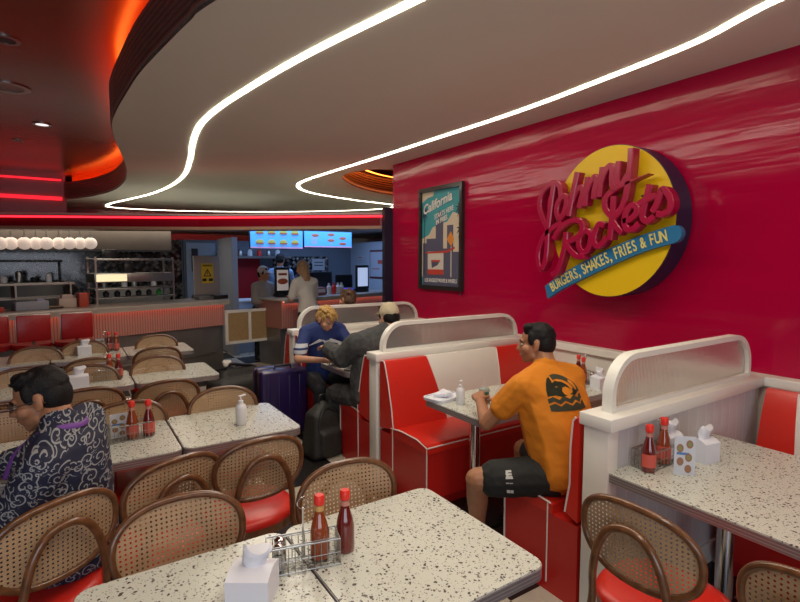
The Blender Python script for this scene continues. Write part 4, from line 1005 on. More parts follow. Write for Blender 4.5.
# ---------------------------------------------------------------- cashier area
def sep(nm, q, m, t, sm=60):   # every loose piece becomes its own part
    bm = q.b; bm.verts.index_update(); bm.verts.ensure_lookup_table(); seen = set()
    for v in bm.verts:
        if v.index in seen: continue
        st_, isl = [v], []
        seen.add(v.index)
        while st_:
            a = st_.pop(); isl.append(a)
            for e in a.link_edges:
                o_ = e.other_vert(a)
                if o_.index not in seen: seen.add(o_.index); st_.append(o_)
        k = MB(); mp = {a.index: k.b.verts.new(a.co) for a in isl}; ids = set(mp)
        for f in {f for a in isl for f in a.link_faces}: k.b.faces.new([mp[x.index] for x in f.verts])
        part(nm, k, m, t, sm)
    bm.free()
def menu_screen(px0, px1, ytop, ybot, Y, label, kind):
    a = atY(px0, 243, Y+0); c = atY(px1, 243, Y+0); z0 = atY((px0+px1)/2, ybot, Y).z; z1 = 2.285; x0, x1 = a.x, c.x
    t = thing('menu_screen', label, 'screen', ((x0+x1)/2, Y, (z0+z1)/2)); w_, h_ = x1-x0-.02, z1-z0
    part('housing', MB().box((0, .035, 0), (w_+.02, .05, h_+.02), .004), BLACK, t)
    dsp = part('display', MB().box((0, .004, 0), (w_, .012, h_)), mat('menu_display_blue', (.1, .4, .8), .4, emit=(.07, .34, .88), es=.62), t)
    pic = MB(); pic2 = MB(); tx = MB()
    if kind == 0:
        for i in range(4):
            cx = -w_/2+w_*(.17+.225*i)
            for cz in (h_*.36, -h_*.18):
                pic.lathe([(0, -.03), (.07, -.03), (.077, -.008), (0, -.008)], (cx, -.006, cz), 12); pic2.ell((cx, -.006, cz+.012), (.075, .01, .045), sub=2)
            tx.box((cx, -.003, -h_*.36), (.08, .002, .008)); tx.box((cx, -.003, h_*.14), (.08, .002, .008))
    else:
        for cx, cz in ((.05*w_, .32*h_), (.05*w_, -.05*h_), (.3*w_, .1*h_), (.3*w_, -.25*h_), (-.28*w_, .25*h_)):
            pic.ell((cx, -.006, cz), (.08, .006, .03), sub=2)
        for k in range(6): tx.box((-.3*w_, -.003, h_*(.12-.08*k)), (.14, .002, .006)); tx.box((.05*w_, -.003, h_*(.12-.08*k)), (.08, .002, .005))
    sep('burger_picture', pic, mat('screen_food_red', (.35, .09, .05), .5, emit=(.5, .15, .08), es=.35), dsp, 60)
    if kind == 0: sep('bun_picture', pic2, mat('screen_food_green', (.3, .3, .05), .5, emit=(.45, .5, .1), es=.35), dsp, 60)
    else: pic2.b.free()
    part('price_text', tx, mat('screen_text_pink', (.5, .2, .3), .5, emit=(.6, .25, .45), es=.6), t)
    part('footer_bar', MB().box((0, -.003, -h_*.46), (w_, .003, h_*.06)), MATS['screen_text_pink'], t)
    part('hanger', MB().box((0, .06, h_/2+.0), (.3, .03, .04)), BLACK, t)
menu_screen(250, 303, 228, 248.5, 9.3, 'left glowing blue menu screen showing burgers above the cashier counter', 0)
menu_screen(304, 352, 228, 247.5, 9.3, 'right glowing blue menu screen above the cashier counter', 1)
# wall behind: shelf, red panel, mosaic
mb = MB(); mb.box((3.0, 10.66, .9), (.8, .06, 1.8)); tag(part('wall_board', mb, mat('panel_red', (.30, .008, .012), .3)), 'dark red board on the wall behind the staff', 'board')
u = thing('wall_shelf', 'steel shelf with jars high behind the cashier staff', 'shelf', (3.2, 10.5, 1.78))
part('board', MB().box((0, 0, 0), (1.6, .28, .05)), STEEL, u); part('bracket', MB().box((-.6, .05, -.08), (.03, .18, .12)).box((.6, .05, -.08), (.03, .18, .12)), STEEL, u)
for k in range(7):
    o = part('shelf_jar', MB().lathe([(0, 0), (.05, 0), (.05, .1), (.03, .13), (0, .14)], n=12), [WHITE, REDCAP, STEEL][k % 3]); o.location = (2.55+k*.2, 10.5, 1.806); tag(o, 'jar on the high shelf behind the cashier staff', 'jar', 'jars on the high shelf')
mb = MB(); mb.box((4.35, 10.66, 1.3), (1.3, .04, 1.0)); tag(part('tile_splashback', mb, MOSA), 'dark mosaic panel on the wall behind the white shirted customer', 'panel')
def screenbox(px, py, w_, h_, Y, label, face=0, nm='payment_terminal', em=None):
    p = atY(px, py, Y); t = thing(nm, label, 'terminal', (p.x, Y, 1.1), R(face)); 
    part('stand', MB().box((0, .03, .03), (w_*.8, .16, .06), .01).box((0, .04, .08), (.06, .03, .1)), BLACK, t)
    part('casing', MB().box((0, 0, .06+h_/2), (w_, .04, h_), .01), BLACK, t)
    part('display', MB().box((0, -.0215, .06+h_/2), (w_*.78, .004, h_*.78)), em or BLACK, t); return t
LCD = mat('card_poster_white', (.5, .45, .42), .5, emit=(.7, .6, .55), es=.25); LCD2 = mat('blue_white_lcd', (.5, .6, .8), .4, emit=(.5, .62, .9), es=.7)
tt = screenbox(282, 280, .28, .44, 8.15, 'upright menu display with red picture beside the white shirted customer', 12, 'counter_display', LCD)
part('burger_picture', MB().ell((0, -.026, .26), (.10, .004, .05)).box((0, -.025, .38), (.16, .003, .04)), mat('poster_burger_red', (.5, .12, .05), .5), tt)
screenbox(362, 270, .34, .46, 8.62, 'bright upright display on the right part of the cashier counter', 15, 'counter_display', LCD2)
screenbox(320, 275, .55, .34, 8.65, 'wide black register screen right of the customer in white', 15, 'cash_register')
screenbox(344, 282, .42, .28, 8.75, 'black register beside the bright upright display', 15, 'cash_register')
rnd = random.Random(4)
for k, (px, c, lab) in enumerate(((329, WHITE, 'white cup on the cashier counter, left of four'), (334, REDCAP, 'red cup on the cashier counter, second of four'), (338, WHITE, 'white container on the cashier counter, third of four'), (341.5, mat('cream_bottle', (.6, .6, .5), .5), 'cream bottle on the cashier counter, right of four'))):
    p = atY(px, 290, 8.35+.03*k); o = part('counter_cup', MB().lathe([(0, 0), (.035, 0), (.045, .13), (.02, .16), (.02, .2), (0, .2)], n=14), c); o.location = (p.x, p.y, 1.1); tag(o, lab, 'cup')
boxthing('condiment_caddy', 'pink and white caddy on the cashier counter beside the customer in white', 'caddy', (atY(318, 290, 8.2).x, 8.2, 1.1), (.26, .14, .14), mat('caddy_pink', (.35, .12, .14), .5), R(18), extra=[('white_sachets', (0, -.075, .08), (.2, .004, .06), WHITE)])
boxthing('blue_device', 'small device with glowing blue front on the cashier counter', 'device', (atY(348, 288, 8.45).x, 8.45, 1.1), (.16, .1, .10), mat('blue_glow', (.05, .08, .6), .4, emit=(.03, .06, .9), es=1.0), R(18), extra=[('top', (0, 0, .102), (.16, .1, .006), BLACK)])
boxthing('white_cabinet', 'low pale cabinet glowing blue behind the gate', 'cabinet', (2.95, 9.6, 0), (.8, .5, .95), mat('cab_blue_white', (.35, .45, .6), .4), 0, extra=[('top', (0, 0, .96), (.84, .54, .03), WHITE)])
# red framed board on side wall (faces -X)
b = thing('framed_board', 'red rimmed menu board on the side wall above the register', 'board', (5.60, 9.35, 1.63))
part('frame', MB().box((0, 0, 0), (.02, .82, .62), .008), mat('frame_dark_red', (.12, .01, .012), .4), b); part('panel', MB().box((-.012, 0, 0), (.01, .74, .54)), mat('panel_pale', (.40, .42, .48), .4), b)
part('picture', MB().box((-.019, -.1, .05), (.004, .28, .08)).box((-.019, .12, -.1), (.004, .3, .02)), mat('board_pic_red', (.45, .08, .06), .5), b)
b = thing('wall_notice', 'small grey notice on the pale wall right of the menu screens', 'notice', (4.75, 10.63, 1.62)); part('sheet', MB().box((0, 0, 0), (.3, .01, .26)), mat('notice_grey', (.45, .48, .52), .6), b); part('lines', MB().box((0, -.007, .05), (.22, .004, .02)).box((0, -.007, -.02), (.22, .004, .02)), BLACK, b)
b = thing('wall_notice', 'tilted pale paper by the side wall near the red rimmed board', 'notice', (5.60, 10.2, 1.78)); part('sheet', MB().box((0, 0, 0), (.01, .22, .1)), MATS['notice_grey'], b); part('lines', MB().box((-.007, 0, .0), (.004, .16, .02)), MATS['board_pic_red'], b)
# =================================================================== LUGGAGE
pv = mat('purple_shell', (.020, .010, .075), .3, coat=.3)
s = thing('suitcase', 'purple hard suitcase with black handle standing beside the tables', 'suitcase', (1.65, 4.55, 0), R(-2))
part('shell', MB().box((-.0, 0, .375), (.46, .13, .62), .035, seg=4).box((0, .155, .375), (.46, .13, .62), .035, seg=4), pv, s, 40)
part('zip_band', MB().box((0, .078, .375), (.452, .05, .612), .02), BLACK, s)
rb = MB()
for x in (-.15, -.05, .05, .15): rb.box((x, -.066, .375), (.025, .008, .5), .003)
part('ribs', rb, pv, [c for c in s.children if c.name.startswith('shell')][0])
part('top_handle', MB().tube([(-.08, 0, .683), (-.075, 0, .715), (.075, 0, .715), (.08, 0, .683)], .011), BLACK, s)
part('side_handle', MB().tube([(.228, 0, .45), (.255, 0, .44), (.255, 0, .30), (.228, 0, .29)], .01), BLACK, s)
for x in (-.18, .18):
    for y in (-.03, .19): part('wheel', MB().cyl((x-.012, y, .028), (x+.012, y, .028), .028), BLACK, s)
part('handle_housing', MB().box((0, .23, .5), (.16, .02, .3), .005), BLACK, s)
def soft(name_, parts, m, parent, vox=.012, nm='body'):
    q = MB()
    for c, r in parts: q.ell(c, r)
    me = voxel(q, vox, 6); return link(nm, me, m, parent)
def voxel(mbx, vox, it, fac=.5):
    me = bpy.data.meshes.new('v'); mbx.b.to_mesh(me); mbx.b.free(); o = bpy.data.objects.new('v', me); COL.objects.link(o)
    r = o.modifiers.new('r', 'REMESH'); r.mode = 'VOXEL'; r.voxel_size = vox; r.use_smooth_shade = True
    if it: sm = o.modifiers.new('s', 'SMOOTH'); sm.factor = fac; sm.iterations = it
    bpy.context.view_layer.update(); out = bpy.data.meshes.new_from_object(o.evaluated_get(bpy.context.evaluated_depsgraph_get()))
    bpy.data.objects.remove(o); bpy.data.meshes.remove(me); out.shade_smooth(); return out
bk = mat('backpack_charcoal', (.022, .022, .020), .6, bump=(40, .5, .01))
b = thing('backpack', 'dark grey backpack on the floor in front of the back booth', 'backpack', (1.80, 3.98, 0), R(10))
q = MB(); q.hull([(Vector((x, y, .04)), .04, None) for x in (-.13, .13) for y in (-.08, .08)]+[(Vector((x, y, .36)), .05, None) for x in (-.09, .09) for y in (-.04, .05)]+[(Vector((0, 0, .44)), .05, None)])
q.hull([(Vector((x, -.12, z)), .03, None) for x in (-.08, .08) for z in (.05, .22)]); part('body', MB(), bk, b) if False else link('body', voxel(q, .012, 6), bk, b)
part('zips', MB().tube(catmull([(-.11, -.105, .08), (-.10, -.10, .34), (0, -.07, .43), (.10, -.10, .34), (.11, -.105, .08)], 5), .006, n=6), BLACK, b)
part('top_loop', MB().tube(catmull([(-.04, 0, .47), (-.03, 0, .53), (.03, 0, .53), (.04, 0, .47)], 4), .009), BLACK, b)
part('shoulder_strap', MB().tube(catmull([(.05, .08, .45), (.10, .13, .35), (.12, .12, .2), (.10, .08, .05)], 5), .018, n=8, flat=(.35, 1)), BLACK, b)
b = thing('duffel_bag', 'black soft bag with white tag behind the purple suitcase', 'bag', (1.44, 5.35, 0), R(15)); b.scale = (1.1, 1, 1.3)
q = MB(); q.hull([(Vector((x, y, z)), .07, None) for x in (-.20, .2) for y in (-.1, .1) for z in (.07, .30)]); q.hull([(Vector((x, 0, .40)), .05, None) for x in (-.13, .16)]+[(Vector((x, 0, .3)), .1, None) for x in (-.13, .16)]); link('body', voxel(q, .016, 6), bk, b)
part('strap', MB().tube(catmull([(-.16, 0, .38), (-.1, -.02, .48), (.05, -.03, .46), (.2, 0, .42), (.28, .02, .3)], 5), .013), BLACK, b)
part('white_cloth', MB().hull([(Vector((-.13, -.02, .48)), .02, None), (Vector((-.08, .0, .49)), .024, None), (Vector((-.14, 0, .505)), .012, None)]).hull([(Vector((-.1, 0, .5)), .015, None), (Vector((-.03, .0, .46)), .014, None)]), mat('tag_white', (.6, .58, .52), .8), b, 60)
# =================================================================== PEOPLE
def V(*a): return Vector(a)
def head_rot(yaw, pitch, roll=0): return Matrix.Rotation(R(yaw), 3, 'Z') @ Matrix.Rotation(R(-pitch), 3, 'X') @ Matrix.Rotation(R(roll), 3, 'Y')
def hand(mb, w_, d, n_, side, curl=35, s=1):
    """w_=wrist, d=direction to knuckles, n_=back-of-hand normal, side=+1 thumb towards d x n"""
    d = d.normalized(); n_ = (n_-d*n_.dot(d)).normalized(); x = d.cross(n_)*side; L = .085*s
    kn = [w_+d*L*(1-.06*abs(i-1))+x*(.030-.021*i)*s for i in range(4)]
    mb.hull([(w_+x*.016*s, .015*s, None), (w_-x*.016*s, .015*s, None), (kn[0], .0115*s, None), (kn[3], .0105*s, None), (kn[1], .012*s, None)])
    for i, (k, ln) in enumerate(zip(kn, (.072, .08, .074, .058))):
        p = k; a = 12+6*i; dd = d+x*(.10-.07*i)
        for j, fr in enumerate((.45, .32, .23)):
            q = dd.normalized()*math.cos(R(a))-n_*math.sin(R(a)); e = p+q*ln*fr*s; mb.cap(p, e, (.0088-.0008*j)*s, (.0080-.0008*j)*s); p = e; a += curl
    p = w_+d*.02*s+x*.022*s; e = p+(d*.5+x*.75-n_*.35).normalized()*.045*s; mb.cap(p, e, .0135*s, .0105*s); g_ = e+(d*.95+x*.15-n_*.3).normalized()*.032*s; mb.cap(e, g_, .0105*s, .0085*s)
def person(label, loc, rotz, J, skin, hair, clothes, vox=.006, hscale=1.0, male=1, hairstyle='short', glasses=False, fat=1.0, group=None, feetm=None, torso=None, sleeve=.8, folds=.004, hands=(35, 35), handn=None, beard=None):
    t = thing('person', label, 'person', loc, R(rotz))
    H = J['head']; HR = head_rot(*J['hrot']); hs = hscale
    def h(x, y, z): return H+HR @ Vector((x, y, z))*hs
    b = MB()
    # head
    b.ell(h(0, -.012, .030), (.076*hs, .097*hs, .090*hs), HR); b.ell(h(0, .030, -.035), (.060*hs, .064*hs, .078*hs), HR)
    b.hull([(h(-.045, .02, -.07), .018*hs, None), (h(.045, .02, -.07), .018*hs, None), (h(0, .068, -.098), .020*hs, None), (h(0, .07, -.06), .022*hs, None)])
    b.hull([(h(0, .094, .004), .007*hs, None), (h(0, .112, -.030), .011*hs, None), (h(-.012, .098, -.034), .008*hs, None), (h(.012, .098, -.034), .008*hs, None)])
    b.hull([(h(-.032, .080, .020), .010*hs, None), (h(.032, .080, .020), .010*hs, None), (h(0, .088, .022), .010*hs, None)])
    b.hull([(h(-.020, .087, -.060), .006*hs, None), (h(.020, .087, -.060), .006*hs, None), (h(0, .095, -.056), .008*hs, None)])
    b.hull([(h(-.016, .086, -.070), .007*hs, None), (h(.016, .086, -.070), .007*hs, None), (h(0, .091, -.071), .008*hs, None)])
    for s_ in (-1, 1):
        b.ell(h(s_*.050, .055, -.025), (.022*hs, .028*hs, .026*hs), HR)
        b.ell(h(s_*.079, -.006, -.004), (.007*hs, .017*hs, .030*hs), HR @ Matrix.Rotation(R(s_*14), 3, 'Z')); b.ell(h(s_*.077, .002, -.025), (.007*hs, .010*hs, .014*hs), HR)
    nk = J['neck']; b.cap(h(0, -.028, -.045), nk, .054*hs*fat**.5, .062*fat**.5)
    ch, be, pe = J['chest'], J['belly'], J['pelvis']
    tr = J.get('trot', (0, 0)); TR = Matrix.Rotation(R(tr[0]), 3, 'Z') @ Matrix.Rotation(R(-tr[1]), 3, 'X')
    cw, cdp, bw_, bd = torso or (.165, .115, .15, .125)
    def tors(q, k, lo=True):
        q.hull([(ch, (cw*fat+k, cdp*fat+k, .13+k), TR), (be, (bw_*fat+k, bd*fat+k, .11+k), TR)]); q.hull([(be, (bw_*fat+k, bd*fat+k, .10+k), TR), (pe, (.165*fat+k, .125*fat+k, .095+k), TR)])
        q.hull([(J['shL'], .055+k, None), (J['shR'], .055+k, None), (nk-V(0, 0, .02), .055+k, None), (ch, (cw*fat*.92+k, cdp*fat*.95+k, .12+k), TR)])
    tors(b, 0)
    for s_ in 'LR':
        sh, el, wr = J['sh'+s_], J['el'+s_], J['wr'+s_]; f_ = fat**.5
        b.cap(sh, el, .050*f_, .040*f_); b.cap(el, wr, .041*f_, .026*f_)
        dd = J.get('hd'+s_, (wr-el).normalized()); nn = J.get('hn'+s_, V(0, 0, 1)); hand(b, wr, dd, nn, J.get('hs'+s_, 1), hands[0])
        hp, kn, an, to = J['hip'+s_], J['kn'+s_], J['an'+s_], J['to'+s_]
        b.cap(hp, kn, .085*f_, .060*f_); b.cap(kn, kn.lerp(an, .35), .056*f_, .056*f_); b.cap(kn.lerp(an, .35), an, .056*f_, .036*f_)
        hl = an-(to-an).normalized()*.03; hl.z = .03+ (min(an.z, to.z)-.07 if an.z > .3 and False else 0); b.hull([(an, .036, None), (V(hl.x, hl.y, to.z+.005), .032, None), (to, .028, None)])
    link('body', voxel(b, vox, 3), skin, t)
    # eyes, brows
    for s_ in (-1, 1):
        ey = part('eye', MB().ell(h(s_*.031, .0835, .000), (.012*hs, .008*hs, .006*hs), HR), mat('eye_white', (.45, .42, .38), .3), t, 80)
        part('iris', MB().ell(h(s_*.031, .0900, .000), (.0055*hs, .003*hs, .0055*hs), HR), mat('dark_iris', (.02, .012, .008), .2), ey, 80)
        part('eyebrow', MB().tube([h(s_*.015, .095, .019), h(s_*.032, .092, .024), h(s_*.046, .080, .019)], .0035*hs, n=6), hair, t, 80)
    part('lips', MB().hull([(h(-.018, .0925, -.0635), .003, None), (h(.018, .0925, -.0635), .003, None), (h(0, .1005, -.0635), .0045, None)]), mat('lip_'+skin.name, (.32, .10, .07), .5), t, 80)
    # hair
    q = MB(); rn = random.Random(hash(label) % 1000 if False else len(label))
    if hairstyle in ('short', 'messy', 'buzz'):
        q.hull([(h(0, -.020, .046), (.081*hs, .095*hs, .083*hs), HR), (h(0, .030, .085), (.058*hs, .045*hs, .030*hs), HR)]); q.ell(h(0, -.045, .005), (.078*hs, .066*hs, .082*hs), HR)
        for s_ in (-1, 1): q.ell(h(s_*.068, .022, .035), (.012*hs, .022*hs, .040*hs), HR)
    if hairstyle == 'short':
        for k in range(26):
            a = rn.uniform(-1, 1)*.05; q.cap(h(a, rn.uniform(-.02, .06), .105), h(a*1.0, .058+rn.uniform(0, .010), .092+rn.uniform(-.012, .006)), .014*hs, .006*hs)
    if hairstyle == 'messy':
        for k in range(90):
            a = rn.uniform(-1, 1)*.065; y = rn.uniform(-.09, .085); zc_ = .05+.085*math.sqrt(max(0, 1-(a/.085)**2-(y/.11)**2))
            q.ell(h(a, y, zc_), [rn.uniform(.010, .019)*hs]*3, None, 2)
        for k in range(14): q.cap(h(rn.uniform(-.055, .055), .075, .095), h(rn.uniform(-.06, .06), .10, .055+rn.uniform(-.01, .02)), .013, .006)
    if hairstyle == 'long':
        q.hull([(h(0, -.018, .045), (.084*hs, .098*hs, .084*hs), HR), (h(0, .03, .08), (.06*hs, .045*hs, .03*hs), HR)]); q.hull([(h(0, -.05, .02), (.082, .062, .08), HR), (h(0, -.07, -.16), (.06, .03, .06), HR)])
        for k in range(16):
            a = (k/15*2-1); q.cap(h(a*.075, -.04-.04*(1-a*a), 0), h(a*.06, -.085+.02*a*a, -.2+rn.uniform(-.03, .02)), .016, .009)
    if hairstyle == 'bun':
        q.hull([(h(0, -.018, .045), (.084*hs, .098*hs, .084*hs), HR), (h(0, .03, .08), (.06*hs, .045*hs, .03*hs), HR)]); q.ell(h(0, -.045, .0), (.08, .066, .085), HR)
        for k in range(50):
            a = rn.uniform(0, 6.28); z_ = rn.uniform(-.05, .12); rr = .082*math.sqrt(max(.05, 1-((z_-.03)/.11)**2)); q.ell(h(rr*math.cos(a), -.015+rr*1.15*math.sin(a)-.01, z_), [rn.uniform(.012, .022)]*3, None, 2)
    link('hair', voxel(q, vox*.9, 2 if hairstyle != 'messy' else 1), hair, t)
    # clothes
    res = {}
    for nm, m, spec in clothes:
        q = MB(); kind = spec[0]; k = spec[1]
        if kind == 'shirt':
            tors(q, k)
            for s_ in 'LR':
                sh, el, wr = J['sh'+s_], J['el'+s_], J['wr'+s_]; fr = spec[2]; f_ = fat**.5
                if fr <= 1: q.cap(sh, sh.lerp(el, fr), .052*f_+k*1.1, .045*f_+k*1.15)
                else: q.cap(sh, el, .052*f_+k*1.2, .046*f_+k*1.3); q.cap(el, el.lerp(wr, fr-1), .045*f_+k*1.3, .033*f_+k*1.2)
            q.cap(nk-V(0, 0, .03), nk.lerp(h(0, -.028, -.045), .15), .064+k*.5, .062+k*.3)
        if kind == 'pants':
            q.hull([(pe, (.165*fat+k, .125*fat+k, .095+k), TR), (pe+V(0, 0, .05), (.155*fat+k, .12*fat+k, .05), TR)])
            for s_ in 'LR':
                hp, kn, an = J['hip'+s_], J['kn'+s_], J['an'+s_]; fr = spec[2]; f_ = fat**.5
                if fr <= 1: q.cap(hp, hp.lerp(kn, fr), .088*f_+k, .070*f_+k*1.4)
                else: q.cap(hp, kn, .088*f_+k, .064*f_+k); q.cap(kn, kn.lerp(an, fr-1), .062*f_+k, .045*f_+k)
        if kind == 'shoes':
            for s_ in 'LR':
                an, to = J['an'+s_], J['to'+s_]; dd = to-an; dd.z = 0; dd.normalize(); z0 = to.z-.028
                q.hull([(V(an.x, an.y, z0+.045)-dd*.035, .038, None), (V(to.x, to.y, z0+.034)+dd*.01, .034, None), (V(an.x, an.y, z0+.075), .040, None)])
        if kind == 'apron':
            q.hull([(ch+V(0, .03, -.03), (cw*.9+k, cdp+k, .12), TR), (be+V(0, .02, 0), (bw_+k, bd+k, .1), TR)]); q.hull([(be+V(0, .02, 0), (bw_+k, bd+k, .1), TR), (pe+V(0, .02, -.12), (.16+k, .13+k, .12), TR)])
        if kind == 'cap':
            q.hull([(h(0, -.015, .050), (.088, .104, .086), HR), (h(0, -.015, .085), (.075, .09, .06), HR)]); 
            if spec[2] > 0: q.hull([(h(x, .085*spec[2], .055), .008, None) for x in (-.06, .06)]+[(h(x, .15*spec[2], .048), .006, None) for x in (-.045, 0, .045)])
            else: q.hull([(h(x, -.10, .02), .008, None) for x in (-.05, .05)]+[(h(x, -.155, -.005), .006, None) for x in (-.04, 0, .04)])
        me = voxel(q, spec[3] if len(spec) > 3 else vox*1.15, 6 if kind != 'cap' else 3); o = link(nm, me, m, t)
        if folds and kind in ('shirt', 'pants', 'apron'):
            tx = bpy.data.textures.new('fold', 'CLOUDS'); tx.noise_scale = .09; tx.noise_depth = 2
            dm = o.modifiers.new('folds', 'DISPLACE'); dm.texture = tx; dm.strength = folds*2.5; dm.mid_level = .42; dm.texture_coords = 'LOCAL'
        res[nm] = o
    if glasses:
        gm = MB()
        for s_ in (-1, 1):
            gm.tube([h(s_*.033+.022*math.cos(2*PI*k/16), .1-.006*abs(math.cos(2*PI*k/16)), .002+.016*math.sin(2*PI*k/16)) for k in range(16)], .0016, True, 6)
            gm.tube([h(s_*.055, .094, .006), h(s_*.079, .07, .008), h(s_*.084, -.01, .006), h(s_*.082, -.03, -.01)], .002, n=6)
        gm.tube([h(-.011, .104, .004), h(.011, .104, .004)], .0016, n=6)
        part('glasses_frame', gm, mat('glasses_metal', (.10, .09, .09), .3, .6), t, 60)
        gl = MB()
        for s_ in (-1, 1): gl.cyl(h(s_*.033, .0985, .002), h(s_*.033, .0995, .002), .020, n=18)
        part('lenses', gl, GLASSC, t)
    return t, res, h
def seated(hip_z=.57, lean=.10, hy=0, spread=.09, knee=.42, kz=.52, head_dz=0, sh=.185, feet=.0, hx=0):
    pe = V(hx, hy, hip_z); be = V(hx, hy+lean*.35+.01, hip_z+.18); ch = V(hx, hy+lean*.8, hip_z+.36); nk = V(hx, hy+lean*1.1, hip_z+.53)
    J = dict(pelvis=pe, belly=be, chest=ch, neck=nk, head=V(hx, hy+lean*1.35+.02, hip_z+.68+head_dz), hrot=(0, 5, 0), trot=(0, math.degrees(math.atan(lean/.4))))
    for s_, q in (('L', -1), ('R', 1)):
        J['sh'+s_] = V(hx+q*sh, hy+lean*.95, hip_z+.455)
        J['hip'+s_] = V(hx+q*.09, hy+.02, hip_z-.01); J['kn'+s_] = V(hx+q*spread*1.2, hy+knee, kz); J['an'+s_] = V(hx+q*spread*1.2, hy+knee+feet, .09); J['to'+s_] = V(hx+q*spread*1.3, hy+knee+feet+.15, .03)
        J['el'+s_] = V(hx+q*.25, hy+lean+.12, hip_z+.22); J['wr'+s_] = V(hx+q*.14, hy+lean+.34, hip_z+.24); J['hs'+s_] = -q
    return J
def decal(name_, mbx, m, target, parent, offset=.003, axis='NEG_Y', sub=3):
    me = mbx.mesh(name_, 0); o = link(name_, me, m, parent)
    if sub: s_ = o.modifiers.new('d', 'SUBSURF'); s_.subdivision_type = 'SIMPLE'; s_.levels = sub; s_.render_levels = sub
    s_ = o.modifiers.new('w', 'SHRINKWRAP'); s_.target = target; s_.wrap_method = 'PROJECT'; s_.wrap_mode = 'ON_SURFACE'; s_.offset = offset
    s_.use_project_y = True; s_.use_negative_direction = True; s_.use_positive_direction = True
    return o
# ---- man in orange (booth); faces +Y turned a little left
J = seated(.575, .17, 0, .10, .44, .53, -.02, .20)
J['hrot'] = (36, 4, 0)
J['elL'] = V(-.29, .34, .80); J['wrL'] = V(-.16, .54, .86); J['elR'] = V(.24, .38, .79); J['wrR'] = V(.05, .52, .83)
J['knL'] = V(-.42, .27, .53); J['hipL'] = V(-.10, .03, .57); J['anL'] = V(-.24, .46, .10); J['toL'] = V(-.18, .60, .03)
J['hnL'] = V(-.5, -.3, .8); J['hnR'] = V(.5, -.3, .8)
ORG = mat('orange_cotton', (.62, .20, .006), .85)
BLK = mat('black_shorts_fabric', (.010, .011, .010), .8)
m1, c1, _ = person('man in orange t-shirt and black shorts seated at the booth, seen from behind in profile', (2.20, 1.69, 0), 0, J, SKIN, HAIRB,
    [('t_shirt', ORG, ('shirt', .020, .56)), ('shorts', BLK, ('pants', .016, .76)), ('shoes', BLACK, ('shoes', .0))], vox=.005, fat=1.18, hscale=.96, torso=(.175, .12, .165, .145), folds=.006)
OLV = mat('olive_shirt_print', (.035, .038, .018), .8)
q = MB(); N = 40; zb = 1.0-.055
def band(top, bot):
    A = [q.b.verts.new((x, -.40, z)) for x, z in top]; B = [q.b.verts.new((x, -.40, z)) for x, z in bot]
    for k in range(len(A)-1): q.b.faces.new((A[k], B[k], B[k+1], A[k+1]))
xs = [-.17+.25*k/N for k in range(N+1)]
zig = lambda x: .010*abs(((x+5)*28) % 2-1)*2
band([(x, .885+zig(x)) for x in xs], [(x, .857) for x in xs])
band([(x, .925+zig(x)) for x in xs], [(x, .897+zig(x)) for x in xs])
arc = lambda x: .125*math.sqrt(max(0, 1-((x+.045)/.127)**2))
xr = [-.08+.16*k/N for k in range(N+1)]
band([(x, .94+arc(x)) for x in xr], [(x, max(.937+zig(x), .94+.098*math.sqrt(max(0, 1-((x+.05)/.102)**2)))) for x in xr])
wave = [(-.148, .945), (-.142, .98), (-.12, 1.02), (-.09, 1.046), (-.07, 1.054), (-.078, 1.02), (-.05, 1.03), (-.01, 1.022), (.02, 1.0), (.035, .972), (.02, .985), (-.005, .995), (-.03, .99), (-.045, .972), (-.04, .955), (-.02, .945), (-.06, .940), (-.10, .952)]
wave = [(x-.02, z) for x, z in wave]
w2 = MB(); w2.prism(wave, 0, .0001, Matrix(((1, 0, 0, 0), (0, 0, 1, -.40), (0, 1, 0, 0), (0, 0, 0, 1))))
w3 = [(-.02, .952), (.01, .958), (.035, .985), (.055, .955), (.04, .944), (.01, .941)]
w2.prism(w3, 0, .0001, Matrix(((1, 0, 0, 0), (0, 0, 1, -.40), (0, 1, 0, 0), (0, 0, 0, 1))))
bmesh.ops.subdivide_edges(w2.b, edges=[e for e in w2.b.edges if e.calc_length() > .015], cuts=3, use_grid_fill=True)
w2.b.to_mesh(tm := bpy.data.meshes.new('t')); w2.b.free(); q.b.from_mesh(tm)
q.b.transform(Matrix.Translation((-.005, 0, .070)) @ Matrix.Translation((-.03, 0, .857)) @ Matrix.Diagonal((.86, 1, .80, 1)) @ Matrix.Translation((.03, 0, -.857)))
decal('wave_print', q, OLV, c1['t_shirt'], m1, .0025, sub=0)
# lettering on the left leg of the shorts
dirL = (J['knL']-J['hipL']).normalized()
me = text_mesh('E\nII', .10, Matrix(), .0, 'CENTER', .75, .006)
out = Vector((dirL.y, -dirL.x, 0)).normalized()*-1
out = Vector((dirL.y, -dirL.x, 0)).normalized()
out = out if out.y < 0 else -out
base = J['hipL'].lerp(J['knL'], .62)+out*.12+V(0, 0, .03)
mm = Matrix((-dirL, out.cross(-dirL), out)).transposed().to_4x4(); mm.translation = base
me.transform(mm); o = link('leg_lettering', me, mat('print_white', (.55, .55, .5), .7), m1)
s_ = o.modifiers.new('w', 'SHRINKWRAP'); s_.target = c1['shorts']; s_.wrap_method = 'NEAREST_SURFACEPOINT'; s_.wrap_mode = 'ON_SURFACE'; s_.offset = .003
